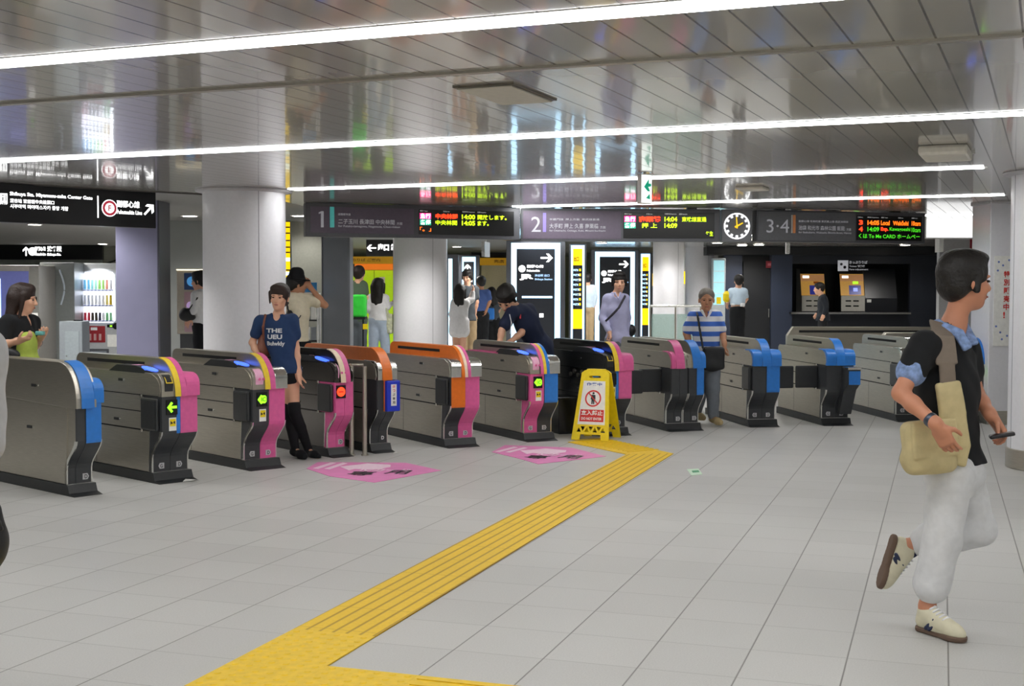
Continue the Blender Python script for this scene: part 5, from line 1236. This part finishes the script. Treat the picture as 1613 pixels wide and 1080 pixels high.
def yellow_board(label, pa, pb, d, ztop, rot=.0):
    a = at(pa, d); b = at(pb, d); L = (b - a).length
    t = thing('exit_directory', label, 'lit guide board', (a.x, a.y, 0), VR + rot)
    MB().box(-.04, L + .04, 0, .12, 0, ztop + .02).build('case', mat('grey_metal_case', '#6f7177', .3, .7), t, .006)
    MB().box(0, L, -.015, 0, .10, ztop - .01).build('light_border', GLOW, t)
    pb_ = box('panel', mat('black_panel', '#2a2e36', .35), t, L * .14, L * .86, -.026, -.015, .12, ztop - .08)
    YP = mat('lit_yellow', '#ffd400', .5, emit=.75)
    box('yellow_head', YP, pb_, L * .14, L * .86, -.029, -.026, ztop - .42, ztop - .08); box('yellow_foot', YP, pb_, L * .14, L * .86, -.029, -.026, ztop - 1.72, ztop - 1.32)
    text(pb_, '出口', BLACK, (L * .22, -.031, ztop - .34), h=.10, w=L * .35, bold=.02)
    for i in range(8):
        text(pb_, '出口案内', GLOW, (L * .18, -.029, ztop - .54 - i * .10), h=.045, w=L * (.34 + .1 * ((i * 7) % 3)), bold=.04)
        box('yellow_number', YP, pb_, L * .60, L * .74, -.029, -.026, ztop - .54 - i * .10, ztop - .49 - i * .10)
    return t
tower('largest glowing black guide board, behind the bending worker', 805, 882, 26, 2.52)
tower('glowing black guide board behind the man in lavender', 937, 999, 31, 2.50)
tower('narrow glowing guide board with an up arrow behind the small group', 728, 749, 33, 2.42, texts=False)
c = at(730, 32.9); 
yellow_board('yellow and black exit directory between the two glowing boards', 899, 920, 26.4, 2.50)
yellow_board('yellow and black exit directory right of the man in lavender', 1009, 1023, 31, 2.46)
# narrow lit edge left of the group
a = at(705, 30); t = thing('guide_board', 'thin glowing edge of a board beside the middle column', 'lit guide board', (a.x, a.y, 0), VR)
box('case', mat('grey_metal_case', '#6f7177', .3, .7), t, -.1, .25, 0, .3, 0, 2.4); box('light_border', GLOW, t, .02, .11, -.015, 0, .1, 2.3)
o = at(728, 32.95); 
for w_ in [x for x in bpy.data.objects if x.name.startswith('guide_board') and 'narrow' in str(x.get('label'))]:
    arrow(w_, .14, 2.12, .22, 0, WL2, y=-.036); text(w_, '出口', WL2, (.06, -.034, 1.78), h=.07, w=.2, bold=.03)
# yellow directory beside the left column
a = at(447, 17.5); t = thing('exit_directory', 'tall yellow and black directory strip beside the left round column', 'lit guide board', (a.x, a.y, 0), VR)
box('case', mat('grey_metal_case', '#6f7177', .3, .7), t, -.02, .10, 0, .08, 0, 2.5)
YP = mat('lit_yellow', '#ffd400', .5, emit=.75)
box('panel', YP, t, -.012, .092, -.006, 0, 1.2, 2.48)
for z in (2.40, 2.32, 2.22, 2.13, 2.06, 1.82): box('black_line', BLACK, t, -.012, .092, -.009, -.006, z, z + .018)
for z in (1.95, 1.76): box('pale_blue_row', GLOW, t, -.012, .092, -.010, -.006, z, z + .045)
box('black_row', BLACK, t, -.012, .092, -.010, -.006, 1.52, 1.66)
for px, d in ((1078, 30), (1076.5, 26)):
    pass
a = at(1075, 29); t = thing('exit_directory', 'thin yellow strip sign beside the far white column', 'lit guide board', (a.x, a.y, 0), VR)
box('case', WALLG, t, 0, .05, 0, .05, 0, 2.55); box('panel', YP, t, .0, .05, -.006, 0, 1.72, 2.0)
a = at(1027, 36); t = thing('exit_directory', 'thin yellow edged sign just right of the yellow directory', 'lit guide board', (a.x, a.y, 0), VR)
box('case', BLACK, t, 0, .10, 0, .05, 0, 2.3); box('panel', YP, t, .0, .10, -.006, 0, 1.7, 2.05)
# hanging small signs
for px, d, zt, lb in ((765, 24.5, 2.59, 'small white hanging sign in the left hall opening'), (1239, 22, 2.59, 'small steel edged hanging sign left of the ticket machines'), (1477, 21, 2.59, 'small hanging sign at the right end of the alcove')):
    a = at(px, d); t = thing('hanging_sign', lb, 'sign', (a.x, a.y, 2.10), VR + R(80))
    box('case', WHITE, t, -.25, .25, -.03, .03, .10, .38); MB().cyl((0, 0), .01, .38, CEIL - 2.10, 8).build('hanger', CHROME, t); box('edge', CHROME, t, -.255, -.25, -.032, .032, .095, .385)

# ---------------------------------------------------------------- green shop front
a = at(548, 34.5); t = thing('green_shop', 'lime green shop front with orange band and yellow header', 'shop front', (a.x, a.y, 0), VR)
L = (at(672, 34.5) - a).length
LG = mat('lime_green_board', '#a8d016', .5, emit=.35)
box('back_panel', LG, t, 0, L, .05, .15, 0, 2.1)
box('yellow_header', mat('ochre_header', '#cf9a1e', .5, emit=.15), t, 0, L, -.25, .05, 2.27, 2.46)
box('orange_band', mat('orange_band', '#ef7f1f', .5, emit=.35), t, .2, L * .63, -.10, .05, 2.11, 2.265)
box('pillar', WHITE, t, L * .63, L * .68, -.12, .05, 0, 2.265)
text(t, 'のりば ご案内', mat('dark_ochre', '#7a5510', .6), (.15, -.255, 2.33), h=.08, w=.75, bold=.02)
box('poster', WHITEP, t, L * .40, L * .47, .04, .05, 1.70, 1.92); 
for i, x in enumerate((L * .15, L * .33)): box('panel_joint', mat('dark_lime', '#7fa312', .5), t, x, x + .015, .04, .05, .0, 2.1)
a = at(742, 35.0); t = thing('shop_header', 'ochre yellow sign band above the cream wall', 'sign', (a.x, a.y, 0), VR)
box('band', mat('ochre_header', '#cf9a1e', .5, emit=.15), t, 0, 1.15, 0, .2, 2.25, 2.45); text(t, '売店', mat('dark_ochre', '#7a5510', .6), (.62, -.004, 2.31), h=.09, w=.28, bold=.02)
box('post', WHITE, t, .0, .10, .0, .1, 0, 2.249); box('top_board', BLACKM, t, 0, 1.15, .05, .2, 2.451, 2.599)
# white metal display frame behind the hat man
a = at(476, 17.3); t = thing('brochure_rack', 'white metal brochure rack with blue top panel behind the man in the hat', 'rack', (a.x, a.y, 0), VR)
fr = MB()
for x in (0, .20):
    for y in (0, .2): fr.box(x, x + .02, y, y + .02, 0, 1.52)
fr.box(0, .22, 0, .22, 1.50, 1.52); fr.build('frame', WHITE, t)
box('blue_panel', mat('poster_blue', '#2f86c4', .5), t, .02, .20, .0, .012, 1.53, 1.66)
for i in range(4):
    s = box('shelf', BLACKM, t, .02, .20, .02, .20, .30 + i * .28, .32 + i * .28)
    for j in range(2): box('brochure', mat('brochure_grey', '#8a8f95', .6) if (i + j) % 2 else WHITEP, s, .03 + j * .085, .10 + j * .085, .03, .045, .32 + i * .28, .50 + i * .28)

# ---------------------------------------------------------------- glass railing
a = at(1024, 25.5); t = thing('glass_railing', 'glass railing with a steel top rail in front of the white columns', 'railing', (a.x, a.y, 0), VR)
GL = mat('greenish_glass', '#cfe6df', .08, trans=.7)
for i in range(2): box('glass_pane', GL, t, .03 + i * .50, .48 + i * .50, .0, .012, .10, 1.10)
MB().tube([(-.02, .0, 1.26), (1.05, .0, 1.26)], .025).build('top_rail', CHROME, t, smooth=True)
for x in (0.0, .50, 1.0): MB().cyl((x, 0), .018, 0, 1.25, 10).build('post', STEEL, t)

# ---------------------------------------------------------------- dark alcove with ticket machines
ND = mat('dark_navy_cladding', '#22262f', .4, var=.05, scale=4); ND2 = mat('navy_cladding', '#2c3446', .4, var=.05, scale=4); ND3 = mat('near_black_cladding', '#16181c', .45)
D = 30
wallslab('wall_back', 1140, 1168, D, ND2, z1=2.56); wallslab('wall_back', 1166, 1216, D + .15, ND3, z1=2.56); wallslab('wall_back', 1214, 1247, D - .1, ND2, z1=2.56, th=.4)
wallslab('wall_back', 1246, 1484, D + 1.2, ND3, z1=2.56)
wallslab('wall_back', 1246, 1484, D, ND, z0=2.20, z1=2.56, th=.12); wallslab('wall_back', 1246, 1484, D, ND, z0=0, z1=1.06, th=.12)
wallslab('wall_back', 1432, 1484, D, ND, z0=1.06, z1=2.2, th=.12)
wallslab('trim_3', 1112, 1484, D - .15, ND3, z0=2.40, z1=2.59, th=.5)
dr = at(1170, D + .02)
o = box('door_1', ND3, None, 0, .66, 0, .1, 0, 2.25, kind='structure'); o.location = (dr.x, dr.y, 0); o.rotation_euler = (0, 0, VR)
q = MB().box(.58, .60, -.05, -.02, .95, 1.15).build('door_handle', CHROME, o)
a = at(1209, D - .02); t = thing('door_plate', 'small dark red plate on the dark wall beside the door', 'sign', (a.x, a.y, 2.10), VR)
box('plate', mat('dark_red_plate', '#8a2a34', .5), t, -.06, .10, -.03, -.01, 0, .16); box('inset', mat('rose_plate', '#c46a74', .5), t, -.02, .06, -.034, -.03, .05, .11)
# counter ledge
a = at(1246, D - .35); t = thing('counter', 'long dark counter with a steel edge under the ticket machines', 'counter', (a.x, a.y, 0), VR); L = (at(1434, D - .35) - a).length
box('worktop', ND3, t, 0, L, 0, .34, 1.03, 1.08); box('edge', CHROME, t, 0, L, -.012, 0, 1.035, 1.075)
# window with blue glow
a = at(1121, 29.0); t = thing('display_case', 'tall pale blue lit glass case left of the station worker', 'display case', (a.x, a.y, 0), VR)
box('case', mat('pale_grey_frame', '#b5bcc0', .4), t, 0, .30, 0, .2, 0, 2.30, .01); box('lit_glass', mat('pale_cyan_glow', '#9cd0da', .2, emit=.5), t, .03, .27, -.01, 0, 1.25, 2.25)
for z in (1.5, 1.75, 2.0): box('shelf', WHITE, t, .03, .27, -.014, -.01, z, z + .012)
box('yellow_notice', YELLOW, t, .10, .20, -.016, -.01, 1.27, 1.42)
# ticket machines
def fare_machine(px, label):
    a = at(px, D + .35); t = thing('ticket_machine', label, 'ticket machine', (a.x, a.y, 0), VR)
    W_ = .56
    MB().prism([(0, 0), (.6, 0), (.6, 2.10), (.22, 2.10), (.03, 1.46), (.0, 1.40)], 0, W_, 'x').build('cabinet', ND3, t)
    def on(u0, u1, z0, z1, m, nm, off=.0, par=None):
        y = lambda z: .03 + (z - 1.46) * (.19 / .64) - .012 - off
        return MB().add([(u0, y(z0), z0), (u1, y(z0), z0), (u1, y(z1), z1), (u0, y(z1), z1), (u0, y(z0) + .01, z0), (u1, y(z0) + .01, z0), (u1, y(z1) + .01, z1), (u0, y(z1) + .01, z1)],
                        [(0, 1, 2, 3), (7, 6, 5, 4), (0, 4, 5, 1), (1, 5, 6, 2), (2, 6, 7, 3), (3, 7, 4, 0)]).build(nm, m, par or t)
    p = on(.0, W_, 1.46, 1.97, mat('amber_front', '#cf9c4a', .4, emit=.25), 'front_panel')
    on(0, W_, 1.80, 1.95, mat('copper_top', '#c08a5a', .4, emit=.25), 'top_band', .004, p); on(.05, .20, 1.87, 1.93, mat('warm_lit', '#fff4dc', .4, emit=1.2), 'lamp', .010, p)
    sc_ = on(.20, .48, 1.48, 1.70, mat('blue_screen', '#20266c', .3, emit=.6), 'screen', .008, p)
    on(.30, .40, 1.56, 1.64, mat('pale_screen_mark', '#8a9ae8', .4, emit=.8), 'screen_mark', .014, sc_)
    on(.30, .42, 1.74, 1.79, GREENL if 'right' in label else ORANGE, 'status_lamp', .010, p)
    lo_ = box('lower_panel', mat('pale_machine_panel', '#c9c7be', .4), t, 0, W_, -.03, .0, 1.09, 1.455, .004)
    for z in (1.32, 1.20):
        for x in (.10, .28): box('slot', BLACK, lo_, x, x + .13, -.035, -.03, z, z + .03)
    return t
fare_machine(1262, 'left ticket machine with amber front in the dark alcove')
fare_machine(1324, 'right ticket machine with amber front and green lamp')
a = at(1362, D + .3); t = thing('ticket_machine', 'switched off dark ticket machine at the right of the alcove', 'ticket machine', (a.x, a.y, 0), VR)
MB().prism([(0, 0), (.6, 0), (.6, 2.10), (.22, 2.10), (.0, 1.40)], 0, .75, 'x').build('cabinet', mat('dark_machine', '#1f2126', .35), t); box('card_slot', WHITEP, t, .04, .14, -.01, .0, 1.30, 1.37)
a = at(1318, D - .02); t = thing('ticket_sign', 'grey lettered sign with a pictogram above the ticket machines', 'sign', (a.x, a.y, 2.0), VR)
SG = mat('grey_sign_lettering', '#b8bac0', .5, emit=.3)
box('pictogram', SG, t, 0, .24, -.02, -.005, .03, .28); MB().cyl((.08, .19), .03, -.024, -.0201, 14, axis='y').build('figure', BLACK, t)
MB().cyl((.16, .12), .035, -.024, -.0201, 14, axis='y').build('figure', BLACK, t)
text(t, 'きっぷうりば', SG, (.27, -.006, .20), h=.07, w=.42, bold=.02); text(t, 'Tickets 精算機', SG, (.27, -.006, .12), h=.05, w=.36, bold=.02); text(t, 'Fare adjustment', SG, (.27, -.006, .04), h=.05, w=.44, bold=.02)
# low steel barriers behind the right gates
for px, d, L_, lb in ((1240, 22, 2.6, 'low steel barrier behind the right hand gates'), (1385, 19.0, 1.3, 'short steel barrier behind the hurrying man'),):
    a = at(px, d); t = thing('steel_barrier', lb, 'barrier', (a.x, a.y, 0), VR)
    MB().prism([(0, 0), (L_, 0), (L_, .80), (L_ - .1, .95), (.1, .95), (0, .80)], 0, .14).build('panel', STEEL, t, .01); box('slot', BLACKM, t, .2, L_ - .2, -.004, 0, .85, .89)
# poster and red sign at the right wall
a = c3 - RT * .2 - FW * .305; t = thing('banner', 'white banner with red vertical lettering and blue dots on the square column', 'banner', (a.x, a.y, 0), VR)
box('cloth', WHITEP, t, -.11, .10, -.008, 0, .92, 1.97)
for i, ch in enumerate('特別販売中!'): text(t, ch, RED, (.0, -.011, 1.72 - i * .095), h=.075, w=.07 if ch != '!' else .02, bold=.03)
for (x, z) in ((-.06, 1.90), (-.01, 1.86), (-.07, 1.80), (-.03, 1.08), (-.08, 1.15), (-.01, 1.0), (.05, 1.04), (.06, 1.92)): MB().cyl((x, z), .012, -.011, -.0085, 12, axis='y').build('blue_dot', mat('dot_blue', '#6f86c8', .6), t)
a = at(1525, 20.5); t = thing('hanging_sign', 'dark red hanging sign at the right wall', 'sign', (a.x, a.y, 2.17), VR)
box('panel', mat('crimson_panel', '#a01d33', .45), t, 0, .16, -.03, .0, -.12, .36); MB().cyl((.08, -.015), .008, .36, .43, 8).build('hanger', CHROME, t)
for z in (.20, .0): text(t, '案内', mat('pale_crimson_print', '#e0a0ac', .5), (.03, -.033, z), h=.05, w=.10, bold=.02)

# ---------------------------------------------------------------- left side: machines, cabinets, phone
VG = mat('pale_grey_machine', '#b5b8ba', .4); 
a = at(129, 18); t = thing('vending_machine', 'drinks vending machine with a bright lit window', 'vending machine', (a.x, a.y, 0), VR + .0)
MB().box(0, .62, 0, .70, 0, 1.93).build('cabinet', VG, t, .015)
wd = MB().prism([(.03, 1.13), (.03, 1.76), (.06, 1.80), (.44, 1.80), (.47, 1.76), (.47, 1.13), (.44, 1.10), (.06, 1.10)], -.012, 0).build('lit_window', mat('vending_lit_back', '#eef2ff', .5, emit=2.6), t)
CANC = ['#7cc4f0', '#7cc4f0', '#a5e8ee', '#b5f0dc', '#aee886', '#aee886', '#ffa894', '#f6f8ff']
for r_, z in enumerate((1.56, 1.345, 1.13)):
    box('shelf', mat('vending_shelf', '#c3cbe6', .4), wd, .04, .46, -.06, -.012, z - .02, z)
    for i in range(8):
        cc = [CANC, ['#dfe3ee', '#c8cfe0', '#eef0f5', '#eef0f5', '#e8ebf2', '#f0f0f0', '#f0e08a', '#e6c42a'], ['#c8344c', '#c8344c', '#3a3020', '#3a3020', '#2a2a40', '#e8e8ee', '#7fc48a', '#8fd0a0']][r_][i]
        h = .14 if r_ != 2 else .11
        MB().cyl((.065 + i * .051, -.036), .0225, z + .001, z + h, 12, .018).build('drink_can' if r_ == 2 else 'drink_bottle', mat('drink_' + cc[1:], cc, .35), wd)
    for i in range(8): box('button', mat('vending_button', '#4a55a0', .4), wd, .052 + i * .051, .078 + i * .051, -.064, -.060, z - .016, z - .006)
vl = bpy.data.lights.new('lamp', 'SPOT'); vl.energy = 3; vl.spot_size = R(120); vl.shadow_soft_size = .01; vl.color = (.92, .95, 1)
vo = bpy.data.objects.new('lamp', vl); COL.objects.link(vo); vo.parent = t; vo.location = (.25, -.22, 1.86); vo.rotation_euler = (R(30), 0, 0)
pr_ = box('red_poster', mat('dark_red_poster', '#9a1f28', .45), t, .05, .33, -.008, 0, .82, 1.05)
for i in range(3): MB().cyl((.12 + i * .07, -.012), .018, .85, .94, 10).build('printed_can', mat('poster_can', '#c9a0a0', .5), pr_)
box('poster_text', WHITE, pr_, .13, .22, -.011, -.008, .99, 1.03)
box('coin_slot', BLACK, t, .36, .44, -.012, 0, 1.03, 1.07); box('green_light', GREENL, t, .40, .43, -.016, -.012, 1.04, 1.06); MB().cyl((.49, 1.05), .045, -.04, 0, 20, axis='y').build('card_reader', BLACK, t)
box('bill_slot', BLACK, t, .50, .57, -.01, 0, 1.40, 1.46); box('price_plate', mat('crimson_panel', '#a01d33', .45), t, .50, .57, -.01, 0, 1.53, 1.58)
box('notice', WHITEP, t, .36, .56, -.006, 0, .76, .93); f_ = box('delivery_flap', mat('dark_flap', '#4c4f55', .3), t, .09, .38, -.02, 0, .58, .73, .006); box('flap_window', mat('flap_window', '#8a9097', .2), f_, .12, .35, -.024, -.02, .61, .70)
# tall grey cabinet and the white counter
a = at(64, 17.6); t = thing('tall_cabinet', 'tall grey cabinet with a pale wavy stripe next to the drinks machine', 'cabinet', (a.x, a.y, 0), VR)
MB().box(0, .47, 0, .6, 0, 1.93).build('body', mat('grey_enamel_cabinet', '#7b7f7e', .35, .2), t, .01)
MB().tube([(.30 + .035 * sin(z * 9), -.002, z) for z in [1.35 + i * .03 for i in range(17)]], .012).build('wavy_stripe', mat('pale_stripe', '#b9c4cf', .4), t)
a = at(93, 16.6); t = thing('service_counter', 'low pale grey counter cabinet before the drinks machine', 'cabinet', (a.x, a.y, 0), VR)
MB().box(0, .30, 0, .3, 0, 1.15).build('body', mat('pale_blue_grey', '#8f979c', .45), t, .01); 
dv = box('door', mat('pale_blue_grey_door', '#98a2a7', .45), t, .08, .26, -.008, 0, .30, 1.02); MB().cyl((.10, .7), .008, -.016, -.008, 10, axis='y').build('lock', CHROME, dv)
MB().cyl((.20, .15), .06, 1.15, 1.165, 16).build('desk_mat', BLACK, t)
# lit display machine at the far left
a = at(-20, 17.0); t = thing('photo_machine', 'machine with a violet lit glass front behind the long haired woman', 'vending machine', (a.x, a.y, 0), VR)
MB().box(0, .70, 0, .6, 0, 1.88).build('cabinet', mat('beige_grey_cabinet', '#9d9a94', .4), t, .01)
gw = box('glass_front', mat('violet_glass', '#5a5f92', .15, emit=.25), t, .03, .56, -.01, 0, .75, 1.80); box('light_bar', GLOW, gw, .17, .19, -.02, -.01, .80, 1.70); box('shelf_light', mat('violet_glow', '#8f93d8', .4, emit=.8), gw, .36, .54, -.018, -.01, 1.58, 1.61)
box('control_panel', mat('control_grey', '#7b7a76', .4), t, .575, .695, -.012, 0, .2, 1.86); box('display', BLACK, t, .62, .67, -.02, -.012, 1.40, 1.46); box('green_digits', GREENL, t, .63, .66, -.024, -.02, 1.41, 1.425)
box('notice', WHITEP, t, .60, .68, -.018, -.012, .98, 1.25)
# wall phone kiosk
a = at(279, 18.6); t = thing('wall_phone_unit', 'beige wall unit with colourful posters left of the round column', 'wall unit', (a.x, a.y, 0), VR)
MB().box(0, .44, 0, .30, .92, 1.84).build('casing', mat('beige_enamel', '#aaa294', .4), t, .01); box('lamp_strip', mat('warm_strip', '#fff2cc', .5, emit=1.5), t, .0, .44, -.01, .05, 1.842, 1.855)
box('stand', DARK, t, .03, .40, .05, .28, 0, .92)
p1 = box('poster', mat('blue_poster', '#1f3f70', .4), t, .11, .43, -.006, 0, 1.56, 1.80); MB().cyl((.22, 1.68), .07, -.010, -.006, 24, axis='y').build('ring', mat('sky_ring', '#4f9ad8', .5, emit=.3), p1)
MB().cyl((.32, 1.68), .04, -.010, -.006, 24, axis='y').build('disc', mat('warm_disc', '#d86a4a', .5), p1)
p1 = box('poster', mat('rose_poster', '#b08f98', .4), t, .11, .43, -.006, 0, .95, 1.53); MB().cyl((.20, 1.33), .06, -.010, -.006, 24, axis='y').build('ring', mat('lilac_ring', '#c9a8e0', .5, emit=.2), p1)
# pink hoarding
a = at(100, 33); t = thing('pink_hoarding', 'pale pink hoarding far back behind the tall cabinet', 'hoarding', (a.x, a.y, 0), VR)
box('board', mat('pale_pink_board', '#d8a9ae', .6), t, 0, .55, 0, .1, 0, 2.25)
a = at(163, 32.5); t = thing('grey_partition', 'olive grey partition beside the far black sign', 'partition', (a.x, a.y, 0), VR)
box('board', mat('olive_grey_board', '#8d8f84', .6), t, 0, 1.2, 0, .1, 0, 2.655); MB().tube([(.55, -.03, 2.6), (.5, -.04, 2.45), (.35, -.05, 2.3), (.05, -.05, 2.2)], .02).build('cable', BLACK, t)
# teal lamp shade by the gates (small pale blue mirror dome)
a = at(740, 13.6)

# ---------------------------------------------------------------- yellow A-frame sign
a = Vector((-3.43, 13.05, 0))
t = thing('floor_sign', 'yellow folding floor sign with a no entry pictogram before the opened gate', 'floor sign', tuple(a), R(-4))
def leaf(front):
    s = -1 if front else 1
    H_, wb, wt = .74, .205, .15
    def outline(): return [(-wb, 0), (-wb + .085, 0), (-wb + .095, .06), (wb - .095, .06), (wb - .085, 0), (wb, 0), (wt, H_ - .03), (wt - .03, H_ - .005), (wt - .045, H_), (-wt + .045, H_), (-wt + .03, H_ - .005), (-wt, H_ - .03)]
    bm = bmesh.new()
    # outline with holes: handle and the row of triangles
    holes = [[(-.055, .655), (.055, .655), (.065, .668), (.055, .682), (-.055, .682), (-.065, .668)]]
    n = 4; x0 = -.150
    for i in range(7):
        c_ = -.132 + i * .044
        up = i % 2 == 0
        holes.append([(c_ - .028, .085), (c_ + .028, .085), (c_, .135)] if up else [(c_ - .028, .145), (c_ + .028, .145), (c_, .095)])
    cu = bpy.data.curves.new('leaf', 'CURVE'); cu.dimensions = '2D'; cu.fill_mode = 'BOTH'; cu.extrude = .009
    for pts in [outline()] + holes:
        sp = cu.splines.new('POLY'); sp.points.add(len(pts) - 1); sp.use_cyclic_u = True
        for p_, q_ in zip(sp.points, pts): p_.co = (q_[0], q_[1], 0, 1)
    ob = bpy.data.objects.new('leaf', cu); COL.objects.link(ob); bpy.context.view_layer.update()
    me = bpy.data.meshes.new_from_object(ob.evaluated_get(bpy.context.evaluated_depsgraph_get()))
    bpy.data.objects.remove(ob); bpy.data.curves.remove(cu)
    me.materials.clear(); me.materials.append(YELLOW)
    o = bpy.data.objects.new('leaf', me); COL.objects.link(o); o.parent = t
    tilt = R(14)
    o.rotation_euler = (R(90) - s * tilt if not front else R(90) + (-tilt), 0, 0)
    o.rotation_euler = (R(90) + s * tilt, 0, 0)
    o.location = (0, s * .205, .003)
    return o
fl = leaf(True); bl = leaf(False)
def onleaf(nm, m, pts, o0=.0105, th=.002): return MB().prism(pts, o0, o0 + th, 'z').build(nm, m, fl)
onleaf('white_sheet', WHITEP, [(-.150, .165), (.150, .165), (.118, .625), (-.118, .625)], .0092, .0018)
def tl(s_, m, x, z, h, w): 
    o = text(fl, s_, m, (x, z, .0125), (1, 0, 0), (0, 1, 0), h, w, bold=.03); return o
tl('作業中', mat('blue_ink', '#3f5fae', .6), -.085, .575, .032, .17)
tl('立入禁止', WHITEP, -.118, .262, .052, .236); bpy.context.view_layer.update()
onleaf('red_band', RED, [(-.132, .195), (.132, .195), (.128, .322), (-.128, .322)], .0110, .0008)
tl('DO NOT ENTER', WHITEP, -.112, .212, .028, .224)
n = 36; o_ = disc(n, 0, .440, .088); i_ = disc(n, 0, .440, .073)
v = [(p[0], p[1], .0112) for p in o_] + [(p[0], p[1], .0112) for p in i_] + [(p[0], p[1], .0135) for p in o_] + [(p[0], p[1], .0135) for p in i_]
MB().add(v, [(k, (k + 1) % n, n + (k + 1) % n, n + k) for k in range(n)] + [(2 * n + k, 2 * n + (k + 1) % n, 3 * n + (k + 1) % n, 3 * n + k) for k in range(n)] + [(k, (k + 1) % n, 2 * n + (k + 1) % n, 2 * n + k) for k in range(n)] + [(n + k, n + (k + 1) % n, 3 * n + (k + 1) % n, 3 * n + k) for k in range(n)]).build('red_ring', RED, fl)
pg = MB().cyl((0, .495), .012, .0111, .0125, 16).build('figure_head', BLACK, fl)
MB().prism([(-.022, .478), (.022, .478), (.026, .43), (.017, .43), (.015, .38), (.003, .38), (.0, .42), (-.003, .38), (-.015, .38), (-.017, .43), (-.026, .43)], .0111, .0125, 'z').build('figure_body', BLACK, fl)
MB().prism([(-.058, .496), (-.050, .504), (.060, .386), (.052, .378)], .0130, .0145, 'z').build('red_bar', RED, fl)
box('hinge_bar', YELLOW, t, -.10, .10, -.035, .035, .700, .735, .008)
